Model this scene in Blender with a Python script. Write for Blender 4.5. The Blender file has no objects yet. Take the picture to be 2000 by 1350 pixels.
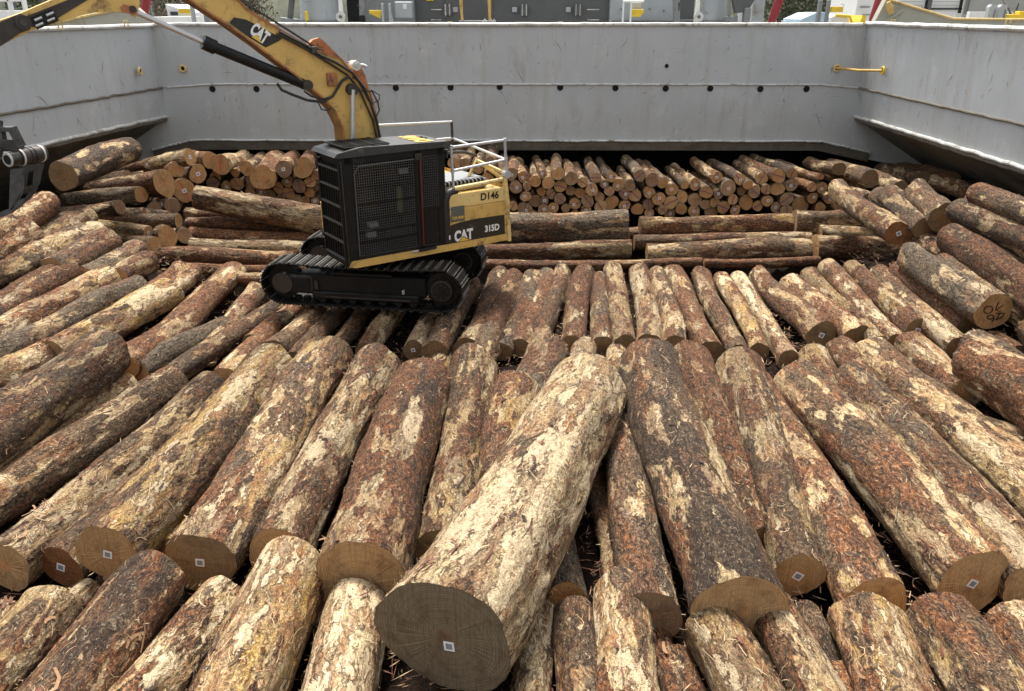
import bpy, math, random
import numpy as np
from mathutils import Vector, Matrix
random.seed(7)
RS = np.random.RandomState(11)
scn = bpy.context.scene
COL = scn.collection
# ------------------------------------------------------------ camera, sky, sun, exposure
F, PITCH, CAMH = 1550.0, math.radians(22.9), 5.5
cam = bpy.data.cameras.new("camera"); cam.sensor_width = 36; cam.lens = 36 * F / 2000; cam.clip_end = 2000; cam.clip_start = .05
camo = bpy.data.objects.new("camera", cam); COL.objects.link(camo)
camo.location = (0, 0, CAMH); camo.rotation_euler = (math.pi / 2 - PITCH, 0, 0); scn.camera = camo
SUN_EL, SUN_AZ = math.radians(66), math.radians(-12)          # azimuth from +Y toward +X
w = bpy.data.worlds.new("World"); scn.world = w; w.use_nodes = True
nt = w.node_tree; bg = nt.nodes['Background']
sky = nt.nodes.new('ShaderNodeTexSky'); sky.sky_type = 'NISHITA'; sky.sun_disc = False
sky.sun_elevation = SUN_EL; sky.sun_rotation = SUN_AZ; sky.dust_density = 4; sky.air_density = 1.5
hs = nt.nodes.new('ShaderNodeHueSaturation'); hs.inputs['Saturation'].default_value = .22; hs.inputs['Value'].default_value = 1.0
nt.links.new(sky.outputs[0], hs.inputs['Color']); nt.links.new(hs.outputs[0], bg.inputs[0]); bg.inputs[1].default_value = .105
sl = bpy.data.lights.new("sun", 'SUN'); sl.energy = 2.7; sl.angle = math.radians(12); sl.color = (1, .95, .86)
so = bpy.data.objects.new("sun", sl); COL.objects.link(so)
sd = Vector((math.sin(SUN_AZ) * math.cos(SUN_EL), math.cos(SUN_AZ) * math.cos(SUN_EL), math.sin(SUN_EL)))
so.rotation_euler = sd.to_track_quat('Z', 'Y').to_euler(); so.location = (0, 0, 30)
scn.view_settings.view_transform = 'Standard'; scn.view_settings.look = 'None'
scn.view_settings.gamma = 1; scn.view_settings.exposure = 1.28
# ------------------------------------------------------------ pixel <-> world helpers (photo survey)
cp, sp = math.cos(PITCH), math.sin(PITCH)
def ray(u, v):
    a = (u - 1000) / F; b = (v - 675) / F
    return np.array([a, cp - b * sp, -sp - b * cp])
ORI = np.array([0, 0, CAMH])
def at_z(u, v, z): r = ray(u, v); return ORI + r * ((z - CAMH) / r[2])
def at_y(u, v, y): r = ray(u, v); return ORI + r * (y / r[1])
def at_d(u, v, d): return ORI + ray(u, v) * d
def depth(p): return p[1] * cp - (p[2] - CAMH) * sp
def prof(x): return max(0.0, (abs(x) - 6.0) * .5)
def at_prof(u, v, dz=0.0):
    r = ray(u, v); lo, hi = 2.0, 60.0
    for _ in range(50):
        t = (lo + hi) / 2; p = ORI + r * t
        if p[2] > prof(p[0]) + dz: lo = t
        else: hi = t
    return ORI + r * lo
# ------------------------------------------------------------ materials
def newmat(name):
    m = bpy.data.materials.new(name); m.use_nodes = True
    return m, m.node_tree, m.node_tree.nodes['Principled BSDF']
class NB:
    def __init__(s, nt): s.nt = nt
    def n(s, t, **k):
        x = s.nt.nodes.new(t)
        for a, b in k.items(): setattr(x, a, b)
        return x
    def put(s, sock, v):
        if isinstance(v, bpy.types.NodeSocket): s.nt.links.new(v, sock)
        elif v is not None: sock.default_value = v
    def math(s, op, a, b=None, c=None, clamp=False):
        x = s.n('ShaderNodeMath', operation=op); x.use_clamp = clamp
        s.put(x.inputs[0], a)
        if b is not None: s.put(x.inputs[1], b)
        if c is not None: s.put(x.inputs[2], c)
        return x.outputs[0]
    def noise(s, vec, scale, detail=4, rough=.5, dist=0.0):
        x = s.n('ShaderNodeTexNoise'); s.put(x.inputs['Vector'], vec)
        x.inputs['Scale'].default_value = scale; x.inputs['Detail'].default_value = detail
        x.inputs['Roughness'].default_value = rough; x.inputs['Distortion'].default_value = dist
        return x.outputs['Fac']
    def noisec(s, vec, scale, detail=2):
        x = s.n('ShaderNodeTexNoise'); s.put(x.inputs['Vector'], vec)
        x.inputs['Scale'].default_value = scale; x.inputs['Detail'].default_value = detail
        return x.outputs['Color']
    def mapping(s, vec, loc=None, rot=(0, 0, 0), scale=(1, 1, 1)):
        x = s.n('ShaderNodeMapping'); s.put(x.inputs['Vector'], vec)
        if loc is not None: s.put(x.inputs['Location'], loc)
        x.inputs['Rotation'].default_value = rot; x.inputs['Scale'].default_value = scale
        return x.outputs[0]
    def mr(s, v, a, b, c=0.0, d=1.0):
        x = s.n('ShaderNodeMapRange'); s.put(x.inputs['Value'], v)
        for i, q in zip((1, 2, 3, 4), (a, b, c, d)): s.put(x.inputs[i], q)
        return x.outputs[0]
    def mix(s, f, a, b, mode='MIX'):
        x = s.n('ShaderNodeMix', data_type='RGBA', blend_type=mode)
        s.put(x.inputs['Factor'], f)
        for sock, v in ((x.inputs[6], a), (x.inputs[7], b)):
            if isinstance(v, tuple) and len(v) == 3: v = v + (1,)
            s.put(sock, v)
        return x.outputs[2]
    def vadd(s, a, b, op='ADD'):
        x = s.n('ShaderNodeVectorMath', operation=op); s.put(x.inputs[0], a); s.put(x.inputs[1], b)
        return x.outputs[0]
    def vscale(s, a, k):
        x = s.n('ShaderNodeVectorMath', operation='SCALE'); s.put(x.inputs[0], a); s.put(x.inputs['Scale'], k)
        return x.outputs[0]
    def bump(s, h, dist, strength=1.0, prev=None):
        x = s.n('ShaderNodeBump'); s.put(x.inputs['Height'], h); x.inputs['Distance'].default_value = dist
        x.inputs['Strength'].default_value = strength
        if prev is not None: s.put(x.inputs['Normal'], prev)
        return x.outputs[0]
    def coord(s, which='Object'): return s.n('ShaderNodeTexCoord').outputs[which]

def make_bark():
    m, nt, P = newmat("pine_bark"); b = NB(nt)
    oi = b.n('ShaderNodeObjectInfo'); oc = b.coord()
    off = b.n('ShaderNodeCombineXYZ')
    for i, k in enumerate((91.0, 47.0, 133.0)): b.put(off.inputs[i], b.math('MULTIPLY', oi.outputs['Random'], k))
    co = b.vadd(oc, off.outputs[0])
    sep = b.n('ShaderNodeSeparateColor'); nt.links.new(oi.outputs['Color'], sep.inputs[0])
    RED, GREY, DARK = sep.outputs[0], sep.outputs[1], sep.outputs[2]; YEL = oi.outputs['Alpha']
    warp = b.vscale(b.vadd(b.noisec(co, 4.5), (.5, .5, .5), 'SUBTRACT'), .16)
    warp2 = b.vscale(b.vadd(b.noisec(co, 14.0), (.5, .5, .5), 'SUBTRACT'), .06)
    cw = b.vadd(b.vadd(co, warp), warp2)
    q = b.mapping(cw, scale=(1, 1, .29))
    a = b.n('ShaderNodeAttribute', attribute_name='peel')
    fine = b.noise(q, 8.0, 7, .72)
    fibA = b.noise(b.mapping(cw, rot=(.35, .25, 0), scale=(1, 1, .13)), 30.0, 5, .74)
    fibB = b.noise(b.mapping(cw, loc=(5, 3, 1), rot=(-.4, -.2, 0), scale=(1, 1, .16)), 26.0, 5, .74)
    fibC = b.noise(b.mapping(cw, loc=(1, 7, 2), rot=(.1, -.5, 0), scale=(1, 1, .2)), 60.0, 3, .7)
    s = b.math('ADD', a.outputs['Fac'], b.math('ADD', b.math('MULTIPLY', b.math('SUBTRACT', fine, .5), 6.0),
               b.math('MULTIPLY', b.math('SUBTRACT', fibA, .5), 3.0)))
    peel = b.mr(s, -.28, .28)
    n3 = b.noise(q, 2.3, 5, .62); n4 = b.noise(q, 6.5, 5, .68); n5 = b.noise(cw, 19.0, 5, .75)
    bark = b.mix(b.mr(n5, .36, .64), (.062, .032, .017), (.29, .17, .085))
    gn = b.noise(q, 3.1, 6, .68)
    greyf = b.mr(b.math('ADD', gn, b.math('MULTIPLY', b.math('SUBTRACT', GREY, .5), .34)), .53, .64)
    bark = b.mix(b.math('MULTIPLY', greyf, .7), bark, b.mix(b.mr(n5, .36, .66), (.10, .074, .052), (.34, .27, .19)))
    redf = b.mr(b.math('ADD', n3, b.math('MULTIPLY', b.math('SUBTRACT', RED, .5), .30)), .455, .57)
    redc = b.mix(b.mr(n5, .38, .64), (.085, .024, .010), (.43, .150, .044))
    bark = b.mix(b.math('MULTIPLY', redf, .8), bark, redc)
    dkf = b.mr(b.math('ADD', b.noise(q, 2.4, 7, .7), b.math('MULTIPLY', b.math('SUBTRACT', DARK, .5), .36)), .55, .63)
    bark = b.mix(b.math('MULTIPLY', dkf, .85), bark, b.mix(n5, (.011, .006, .004), (.085, .048, .03)))
    vo = b.n('ShaderNodeTexVoronoi', feature='DISTANCE_TO_EDGE'); b.put(vo.inputs['Vector'], b.mapping(b.vadd(cw, warp2), scale=(1, 1, .42)))
    vo.inputs['Scale'].default_value = 21.0
    crack = b.mr(vo.outputs['Distance'], 0.0, .10)
    bark = b.mix(b.math('MULTIPLY', b.mr(crack, 0.0, 1.0, .5, 0.0), b.mr(n4, .42, .6)), bark, (.018, .01, .007))
    wn = b.noise(q, 3.2, 5, .62)
    wood = b.mix(b.mr(wn, .36, .62), (.47, .285, .135), (.82, .65, .385))
    wood = b.mix(b.math('MULTIPLY', YEL, b.mr(n4, .40, .58)), wood, (.56, .345, .085))
    wood = b.mix(b.mr(b.noise(q, 4.4, 6, .66), .50, .60, 0.0, .75), wood, (.42, .17, .06))
    wood = b.mix(b.mr(n3, .47, .6, 0.0, .7), wood, (.27, .175, .105))
    c = b.mix(peel, bark, wood)
    dk = b.mr(fibB, .50, .57, 0.0, .88)
    c = b.mix(b.math('MULTIPLY', dk, b.mr(peel, 0.0, 1.0, 1.0, .85)), c, b.mix(peel, (.026, .013, .008), (.125, .06, .028)))
    lt = b.mr(fibA, .55, .64, 0.0, 1.0)
    c = b.mix(b.math('MULTIPLY', lt, b.mix(peel, (.15, .15, .15), (.7, .7, .7))), c, b.mix(n4, (.55, .38, .21), (.82, .69, .45)))
    c = b.mix(b.mr(fibC, .55, .66, 0.0, .25), c, (.78, .66, .46))
    c = b.mix(1.0, c, b.mr(fibC, .28, .62, .45, 1.22), 'MULTIPLY')
    blot = b.mr(b.noise(b.mapping(cw, loc=(9, 2, 4), scale=(1, 1, .35)), 5.5, 6, .72), .60, .645, 0.0, .85)
    c = b.mix(blot, c, b.mix(fibA, (.016, .009, .006), (.10, .055, .032)))
    sl1 = b.noise(b.mapping(cw, loc=(3, 8, 6), scale=(1, 1, .16)), 5.0, 6, .62)
    bigp = b.math('ADD', b.math('ADD', b.math('MULTIPLY', a.outputs['Fac'], .035), b.math('MULTIPLY', b.math('SUBTRACT', fine, .5), .16)), sl1)
    slash = b.mr(bigp, .622, .634)
    edge_shade = b.math('MULTIPLY', b.mr(bigp, .596, .622), b.mr(bigp, .622, .640, .85, 0.0))
    smooth = b.mix(fibC, b.mix(wn, (.58, .38, .20), (.70, .52, .30)), (.90, .76, .52))
    smooth = b.mix(b.mr(fibB, .515, .60, 0.0, .75), smooth, (.30, .17, .085))
    c = b.mix(b.math('MULTIPLY', slash, .92), c, smooth)
    c = b.mix(edge_shade, c, (.045, .022, .014))  # dark line painted round stripped patches as edge shade, for depth
    chip = b.mr(b.noise(b.mapping(cw, scale=(1, 1, .5)), 13.0, 4, .65), .67, .70, 0.0, .9)
    c = b.mix(b.math('MULTIPLY', chip, .8), c, b.mix(b.math('GREATER_THAN', n3, .5), (.035, .022, .016), (.30, .085, .035)))
    tone = b.mr(b.math('FRACT', b.math('MULTIPLY', oi.outputs['Random'], 17.3)), 0.0, 1.0, .68, 1.16)
    c = b.mix(1.0, c, tone, 'MULTIPLY')
    nt.links.new(c, P.inputs['Base Color']); P.inputs['Roughness'].default_value = .78
    P.inputs['Specular IOR Level'].default_value = .3
    h = b.math('ADD', b.math('MULTIPLY', b.math('SUBTRACT', 1.0, peel), b.math('SUBTRACT', 1.0, slash)), b.math('ADD', b.math('MULTIPLY', n5, 2.2), b.math('MULTIPLY', crack, .5)))
    n1 = b.bump(h, .020, 1.0)
    n2 = b.bump(b.math('ADD', b.math('MULTIPLY', fibA, 1.0), b.math('SUBTRACT', b.math('MULTIPLY', fibC, .8), b.math('MULTIPLY', fibB, .9))), .030, 1.0, n1)
    nt.links.new(n2, P.inputs['Normal'])
    return m
def make_cut():
    m, nt, P = newmat("sawn_log_end"); b = NB(nt)
    oi = b.n('ShaderNodeObjectInfo'); oc = b.coord()
    rnd = oi.outputs['Random']
    off = b.n('ShaderNodeCombineXYZ')
    for i, k in enumerate((31.0, 57.0, 13.0)): b.put(off.inputs[i], b.math('MULTIPLY', rnd, k))
    co = b.vadd(oc, off.outputs[0])
    sx = b.n('ShaderNodeSeparateXYZ'); nt.links.new(oc, sx.inputs[0])
    dx = b.math('ADD', sx.outputs[0], b.math('MULTIPLY', b.math('SUBTRACT', rnd, .5), .06))
    d = b.math('SQRT', b.math('ADD', b.math('MULTIPLY', dx, dx), b.math('MULTIPLY', sx.outputs[1], sx.outputs[1])))
    dd = b.math('ADD', d, b.math('MULTIPLY', b.math('SUBTRACT', b.noise(co, 4.0, 3), .5), .07))
    ring = b.math('SINE', b.math('MULTIPLY', dd, 260.0))
    ring2 = b.math('SINE', b.math('MULTIPLY', dd, 95.0))
    base = oi.outputs['Color']
    c = b.mix(b.mr(ring, -1, 1, 0.0, .5), base, b.mix(1.0, base, (.5, .38, .3), 'MULTIPLY'))
    c = b.mix(b.mr(ring2, .2, 1, 0.0, .25), c, b.mix(1.0, base, (.55, .42, .3), 'MULTIPLY'))
    heart = b.mr(b.math('ADD', d, b.math('MULTIPLY', b.noise(co, 6.0, 4), .12)), .09, .17, .5, 0.0)
    c = b.mix(heart, c, b.mix(1.0, base, (1.1, .62, .42), 'MULTIPLY'))
    stain = b.mr(b.noise(co, 5.0, 5, .65), .5, .66, 0.0, .75)
    c = b.mix(stain, c, b.mix(1.0, base, (.42, .36, .34), 'MULTIPLY'))
    saw = b.noise(b.mapping(co, rot=(0, 0, .6), scale=(1, .04, 1)), 70.0, 3, .7)
    c = b.mix(b.mr(saw, .48, .62, 0.0, .55), c, b.mix(1.0, base, (.5, .4, .32), 'MULTIPLY'))
    # sprayed line marks on the ends that carry one (alpha below one)
    ang = b.math('MULTIPLY', rnd, 6.28)
    ln = b.math('ADD', b.math('MULTIPLY', sx.outputs[0], b.math('COSINE', ang)), b.math('MULTIPLY', sx.outputs[1], b.math('SINE', ang)))
    lnw = b.math('ADD', ln, b.math('MULTIPLY', b.math('SUBTRACT', b.noise(co, 9.0, 2), .5), .05))
    lm = b.mr(b.math('ABSOLUTE', lnw), .008, .022, .8, 0.0)
    has = b.math('LESS_THAN', oi.outputs['Alpha'], .9)
    isred = b.math('LESS_THAN', oi.outputs['Alpha'], .4)
    c = b.mix(b.math('MULTIPLY', lm, has), c, b.mix(isred, (.10, .05, .13), (.45, .05, .03)))
    nt.links.new(c, P.inputs['Base Color']); P.inputs['Roughness'].default_value = .75; P.inputs['Specular IOR Level'].default_value = .3
    nt.links.new(b.bump(b.math('ADD', saw, b.math('MULTIPLY', ring, .15)), .004, .8), P.inputs['Normal'])
    return m
def make_plain(name, col, rough=.6, metal=0.0, var=.25, vscale=6.0, dirt=None, dirtamt=.4, bump=.003, spec=.5):
    m, nt, P = newmat(name); b = NB(nt); co = b.coord()
    n = b.noise(co, vscale, 6, .65)
    c = b.mix(b.mr(n, .25, .75), tuple(x * (1 - var) for x in col), tuple(min(1, x * (1 + var)) for x in col))
    if dirt:
        dn = b.noise(co, vscale * .8, 8, .72, .5)
        c = b.mix(b.mr(dn, .62 - dirtamt * .22, .70 - dirtamt * .1, 0.0, .9), c, dirt)
        d2 = b.noise(b.mapping(co, scale=(1, 1, .25)), vscale * 5, 4, .7)
        c = b.mix(b.mr(d2, .60, .68, 0.0, dirtamt * 1.2), c, dirt)
    nt.links.new(c, P.inputs['Base Color']); P.inputs['Roughness'].default_value = rough; P.inputs['Metallic'].default_value = metal
    P.inputs['Specular IOR Level'].default_value = spec
    nt.links.new(b.bump(n, bump, .5), P.inputs['Normal'])
    return m
def make_steelwall():
    m, nt, P = newmat("painted_ship_steel"); b = NB(nt); co = b.coord()
    n = b.noise(co, .5, 5, .55); n2 = b.noise(co, 5.0, 6, .7)
    c = b.mix(b.mr(n, .3, .7), (.42, .445, .46), (.50, .525, .545))
    c = b.mix(b.mr(n2, .35, .75, 0.0, .25), c, (.45, .445, .42))
    streak = b.noise(b.mapping(co, scale=(1, 1, .06)), 3.2, 5, .7)
    c = b.mix(b.mr(streak, .52, .70, 0.0, .5), c, (.38, .365, .315))
    sx = b.n('ShaderNodeSeparateXYZ'); nt.links.new(co, sx.inputs[0])
    low = b.mr(b.math('ADD', sx.outputs[2], b.math('MULTIPLY', b.noise(co, 1.3, 4), 1.6)), 2.2, 4.1, .42, 0.0)
    c = b.mix(low, c, (.42, .39, .32))
    c = b.mix(b.mr(b.noise(b.mapping(co, loc=(4, 1, 2)), 1.1, 9, .76), .55, .68, 0.0, .42), c, (.62, .63, .62))
    c = b.mix(b.mr(b.noise(b.mapping(co, loc=(7, 3, 9), scale=(1, 1, .3)), 1.3, 9, .76), .55, .66, 0.0, .45), c, (.30, .275, .225))
    rust = b.mr(b.noise(b.mapping(co, scale=(1, 1, .35)), 7.0, 8, .75), .63, .68, 0.0, .85)
    c = b.mix(rust, c, (.13, .075, .04))
    chips = b.mr(b.noise(b.mapping(co, rot=(0, .6, .4), scale=(1, 1, .3)), 15.0, 5, .75), .67, .71, 0.0, .8)
    c = b.mix(chips, c, (.68, .68, .66))
    nt.links.new(c, P.inputs['Base Color']); P.inputs['Roughness'].default_value = .55; P.inputs['Specular IOR Level'].default_value = .3
    big = b.noise(b.mapping(co, scale=(1, 1, .6)), .9, 2)
    nt.links.new(b.bump(big, .06, .6, b.bump(n2, .003, .4)), P.inputs['Normal'])
    return m
M = dict(
    bark=make_bark(), cut=make_cut(), wall=make_steelwall(),
    fib_pale=make_plain("pale_wood_fibre", (.50, .37, .22), .8, 0, .3, 20),
    fib_tan=make_plain("tan_wood_fibre", (.27, .155, .08), .85, 0, .35, 20),
    flake_red=make_plain("red_bark_flake", (.12, .045, .025), .85, 0, .5, 14),
    flake_dark=make_plain("dark_bark_flake", (.05, .03, .02), .9, 0, .4, 14),
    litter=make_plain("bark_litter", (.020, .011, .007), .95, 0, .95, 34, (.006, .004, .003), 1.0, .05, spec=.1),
    tagw=make_plain("white_paper_tag", (.74, .75, .76), .5, 0, .05, 8), tagg=make_plain("grey_tag_panel", (.22, .23, .25), .5, 0, .3, 60),
    yellow=make_plain("worn_yellow_paint", (.60, .385, .11), .5, 0, .16, 3, (.13, .075, .035), .35),
    yellow_pale=make_plain("faded_yellow_paint", (.68, .50, .20), .5, 0, .12, 3, (.12, .075, .035), .35),
    yellow_bright=make_plain("bright_yellow_paint", (.72, .50, .03), .5, 0, .12, 5),
    orange=make_plain("rusty_orange_paint", (.40, .15, .055), .6, 0, .3, 6, (.08, .04, .025), .6),
    black=make_plain("black_painted_steel", (.008, .008, .008), .45, 0, .4, 5, (.03, .025, .02), .2, spec=.25),
    roofblk=make_plain("dark_roof_paint", (.03, .03, .03), .5, 0, .2, 4, (.085, .08, .07), .4),
    track=make_plain("muddy_black_track", (.007, .0065, .006), .55, 0, .5, 8, (.03, .022, .016), .4, spec=.25),
    grouser=make_plain("polished_track_steel", (.22, .205, .185), .45, .6, .5, 10, (.05, .035, .025), .5),
    greysteel=make_plain("bare_dark_steel", (.06, .056, .052), .42, .7, .4, 7, (.035, .03, .028), .5),
    brownsteel=make_plain("greasy_brown_steel", (.045, .036, .03), .55, .3, .35, 5, (.03, .024, .02), .5),
    meshw=make_plain("grey_guard_wire", (.085, .085, .082), .5, .2, .1, 6, bump=.0002), chrome=make_plain("polished_rod", (.55, .55, .56), .38, .8, .02, 4, bump=.0001), galv=make_plain("galvanised_pipe", (.46, .47, .48), .4, .4, .1, 8, bump=.0003),
    rubber=make_plain("black_rubber_hose", (.013, .013, .013), .45, 0, .3, 6),
    glass=make_plain("dark_cab_interior", (.012, .013, .013), .2, 0, .2, 3), hivis=make_plain("green_cab_seat_cloth", (.10, .14, .05), .8, 0, .3, 10),
    decalblk=make_plain("black_vinyl_decal", (.015, .015, .014), .4, 0, .2, 5, (.20, .15, .08), .12),
    decalwht=make_plain("white_vinyl_decal", (.78, .78, .76), .5, 0, .05, 5), decalyel=make_plain("yellow_vinyl_decal", (.72, .46, .06), .5, 0, .05, 5),
    decalgry=make_plain("grey_vinyl_decal", (.10, .105, .095), .5, 0, .08, 5), maroon=make_plain("maroon_reflector", (.07, .012, .01), .4),
    rim=make_plain("scraped_steel_rim", (.60, .60, .57), .45, .2, .2, 4, (.20, .16, .11), .45),
    lip=make_plain("dirty_steel_flange", (.15, .13, .10), .6, 0, .25, 3, (.09, .07, .05), .6),
    slopepl=make_plain("grimy_hull_plate", (.17, .15, .12), .7, 0, .3, 1.2, (.06, .045, .03), .5),
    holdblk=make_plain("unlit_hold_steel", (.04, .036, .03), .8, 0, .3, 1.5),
    voidm=make_plain("hole_black", (.004, .004, .004), .9), scr_d=make_plain("dark_scrape", (.09, .07, .05), .7), scr_w=make_plain("pale_scrape", (.62, .62, .6), .6),
    dkgrey=make_plain("dark_grey_ship_paint", (.088, .092, .092), .5, 0, .1, 1.5, (.15, .14, .12), .15),
    ltgrey=make_plain("light_grey_ship_paint", (.36, .385, .40), .5, 0, .08, 1.5, (.22, .19, .14), .2),
    midgrey=make_plain("mid_grey_ship_paint", (.20, .21, .215), .5, 0, .1, 2, (.1, .09, .07), .2),
    beige=make_plain("beige_ship_paint", (.37, .36, .30), .55, 0, .1, 1.5, (.22, .18, .1), .25),
    white=make_plain("white_paint", (.74, .74, .73), .5, 0, .06, 2, (.45, .42, .36), .2),
    redp=make_plain("dark_red_paint", (.24, .015, .025), .45, 0, .15, 3), bluep=make_plain("pale_blue_cover", (.40, .55, .66), .6, 0, .1, 3),
    concrete=make_plain("grey_render", (.32, .32, .30), .8, 0, .12, .8), deckm=make_plain("deck_paint", (.2, .19, .17), .7, 0, .2, .6),
    leaf=make_plain("olive_foliage", (.055, .065, .032), .85, 0, .6, .6), leaf2=make_plain("dull_brown_foliage", (.12, .095, .065), .9, 0, .5, .6),
    hillm=make_plain("wooded_hillside", (.06, .065, .04), .95, 0, .7, .15, (.02, .025, .015), .8), trunkm=make_plain("grey_trunk", (.12, .09, .07), .9),
    winm=make_plain("window_glass", (.05, .06, .07), .1, 0, .1, 1),
)
# ------------------------------------------------------------ object helpers
def link(o, parent=None):
    COL.objects.link(o)
    if parent is not None: o.parent = parent
    return o
def tag(o, label=None, cat=None, group=None, kind=None):
    if label: o['label'] = label
    if cat: o['category'] = cat
    if group: o['group'] = group
    if kind: o['kind'] = kind
    return o
def empty(name, loc=(0, 0, 0), rz=0.0, label=None, cat=None, group=None, parent=None):
    o = bpy.data.objects.new(name, None); o.location = loc; o.rotation_euler = (0, 0, rz); o.empty_display_size = .2
    link(o, parent); return tag(o, label, cat, group)
def fast_mesh(name, verts, quads, mats, mi=None, smooth=True, tris=None):
    me = bpy.data.meshes.new(name)
    verts = np.asarray(verts, dtype=np.float32); quads = np.asarray(quads, dtype=np.int32).reshape(-1, 4)
    nq = len(quads); nt_ = 0 if tris is None else len(tris)
    li = quads.ravel()
    if nt_: li = np.concatenate([li, np.asarray(tris, dtype=np.int32).ravel()])
    me.vertices.add(len(verts)); me.vertices.foreach_set('co', verts.ravel())
    me.loops.add(len(li)); me.loops.foreach_set('vertex_index', li)
    me.polygons.add(nq + nt_)
    st = np.concatenate([np.arange(nq) * 4, nq * 4 + np.arange(nt_) * 3]).astype(np.int32)
    me.polygons.foreach_set('loop_start', st)
    if mi is not None: me.polygons.foreach_set('material_index', np.asarray(mi, dtype=np.int32))
    me.polygons.foreach_set('use_smooth', np.full(nq + nt_, smooth))
    for m in mats: me.materials.append(m)
    me.update(calc_edges=True)
    return me
class MB:
    """collects primitives, builds ONE mesh object"""
    def __init__(s): s.v = []; s.f = []; s.m = []; s.mats = []
    def mi(s, m):
        if m not in s.mats: s.mats.append(m)
        return s.mats.index(m)
    def add(s, vs, fs, m, T=None):
        o = len(s.v); k = s.mi(m)
        s.v += [tuple(T @ Vector(p)) if T is not None else tuple(p) for p in vs]
        s.f += [tuple(o + i for i in f) for f in fs]; s.m += [k] * len(fs); return s
    def box(s, lo, hi, m, T=None, bev=0.0):
        x0, y0, z0 = lo; x1, y1, z1 = hi
        if bev <= 0:
            vs = [(x0, y0, z0), (x1, y0, z0), (x1, y1, z0), (x0, y1, z0), (x0, y0, z1), (x1, y0, z1), (x1, y1, z1), (x0, y1, z1)]
            return s.add(vs, [(0, 3, 2, 1), (4, 5, 6, 7), (0, 1, 5, 4), (1, 2, 6, 5), (2, 3, 7, 6), (3, 0, 4, 7)], m, T)
        b = min(bev, (x1 - x0) / 2.2, (y1 - y0) / 2.2, (z1 - z0) / 2.2)
        vs = []; idx = {}
        for a in (0, 1):
            for c in (0, 1):
                for d in (0, 1):
                    X, Y, Z = (x0, x1)[a], (y0, y1)[c], (z0, z1)[d]; sx, sy, sz = (b, -b)[a], (b, -b)[c], (b, -b)[d]
                    for k, p in enumerate(((X, Y + sy, Z + sz), (X + sx, Y, Z + sz), (X + sx, Y + sy, Z))):
                        idx[a, c, d, k] = len(vs); vs.append(p)
        g = idx; fs = []
        for a in (0, 1): fs.append([g[a, 0, 0, 0], g[a, 1, 0, 0], g[a, 1, 1, 0], g[a, 0, 1, 0]][::(1 if a else -1)])
        for c in (0, 1): fs.append([g[0, c, 0, 1], g[1, c, 0, 1], g[1, c, 1, 1], g[0, c, 1, 1]][::(-1 if c else 1)])
        for d in (0, 1): fs.append([g[0, 0, d, 2], g[1, 0, d, 2], g[1, 1, d, 2], g[0, 1, d, 2]][::(1 if d else -1)])
        for a in (0, 1):
            for c in (0, 1): fs.append([g[a, c, 0, 0], g[a, c, 1, 0], g[a, c, 1, 1], g[a, c, 0, 1]])
        for a in (0, 1):
            for d in (0, 1): fs.append([g[a, 0, d, 0], g[a, 1, d, 0], g[a, 1, d, 2], g[a, 0, d, 2]])
        for c in (0, 1):
            for d in (0, 1): fs.append([g[0, c, d, 1], g[1, c, d, 1], g[1, c, d, 2], g[0, c, d, 2]])
        for a in (0, 1):
            for c in (0, 1):
                for d in (0, 1): fs.append([g[a, c, d, 0], g[a, c, d, 1], g[a, c, d, 2]])
        return s.add(vs, fs, m, T)
    def prism(s, poly, y0, y1, m, T=None, plane='XZ'):
        n = len(poly)
        if plane == 'XZ': vs = [(p[0], y0, p[1]) for p in poly] + [(p[0], y1, p[1]) for p in poly]
        elif plane == 'XY': vs = [(p[0], p[1], y0) for p in poly] + [(p[0], p[1], y1) for p in poly]
        else: vs = [(y0, p[0], p[1]) for p in poly] + [(y1, p[0], p[1]) for p in poly]
        fs = [tuple(range(n)), tuple(range(2 * n - 1, n - 1, -1))] + [(i, i + n, (i + 1) % n + n, (i + 1) % n) for i in range(n)]
        return s.add(vs, fs, m, T)
    def tube(s, pts, r, m, n=8, T=None, cap=True):
        pts = [Vector(p) for p in pts]; rs = r if isinstance(r, (list, tuple)) else [r] * len(pts)
        vs = []; fs = []; prev = None
        for i, p in enumerate(pts):
            d = (pts[min(i + 1, len(pts) - 1)] - pts[max(i - 1, 0)]).normalized()
            if prev is None: a = d.orthogonal().normalized()
            else: a = (prev - d * prev.dot(d)).normalized()
            prev = a; c = d.cross(a)
            for k in range(n):
                t = 2 * math.pi * k / n; vs.append(tuple(p + (a * math.cos(t) + c * math.sin(t)) * rs[i]))
        for i in range(len(pts) - 1):
            for k in range(n): fs.append((i * n + k, i * n + (k + 1) % n, (i + 1) * n + (k + 1) % n, (i + 1) * n + k))
        if cap: fs.append(tuple(range(n - 1, -1, -1))); fs.append(tuple((len(pts) - 1) * n + k for k in range(n)))
        return s.add(vs, fs, m, T)
    def disc(s, c, axis, r, th, m, n=24, r_in=0.0):
        c = Vector(c); axis = Vector(axis).normalized(); return s.tube([c - axis * th / 2, c + axis * th / 2], r, m, n)
    def build(s, name, parent=None, smooth=False, loc=None):
        me = bpy.data.meshes.new(name); me.from_pydata(s.v, [], s.f)
        for m in s.mats: me.materials.append(m)
        me.polygons.foreach_set('material_index', s.m)
        if smooth:
            me.polygons.foreach_set('use_smooth', [True] * len(s.f)); me.update()
            try: me.set_sharp_from_angle(angle=math.radians(40))
            except Exception: pass
        me.update(); o = bpy.data.objects.new(name, me)
        if loc is not None: o.location = loc
        return link(o, parent)
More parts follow.
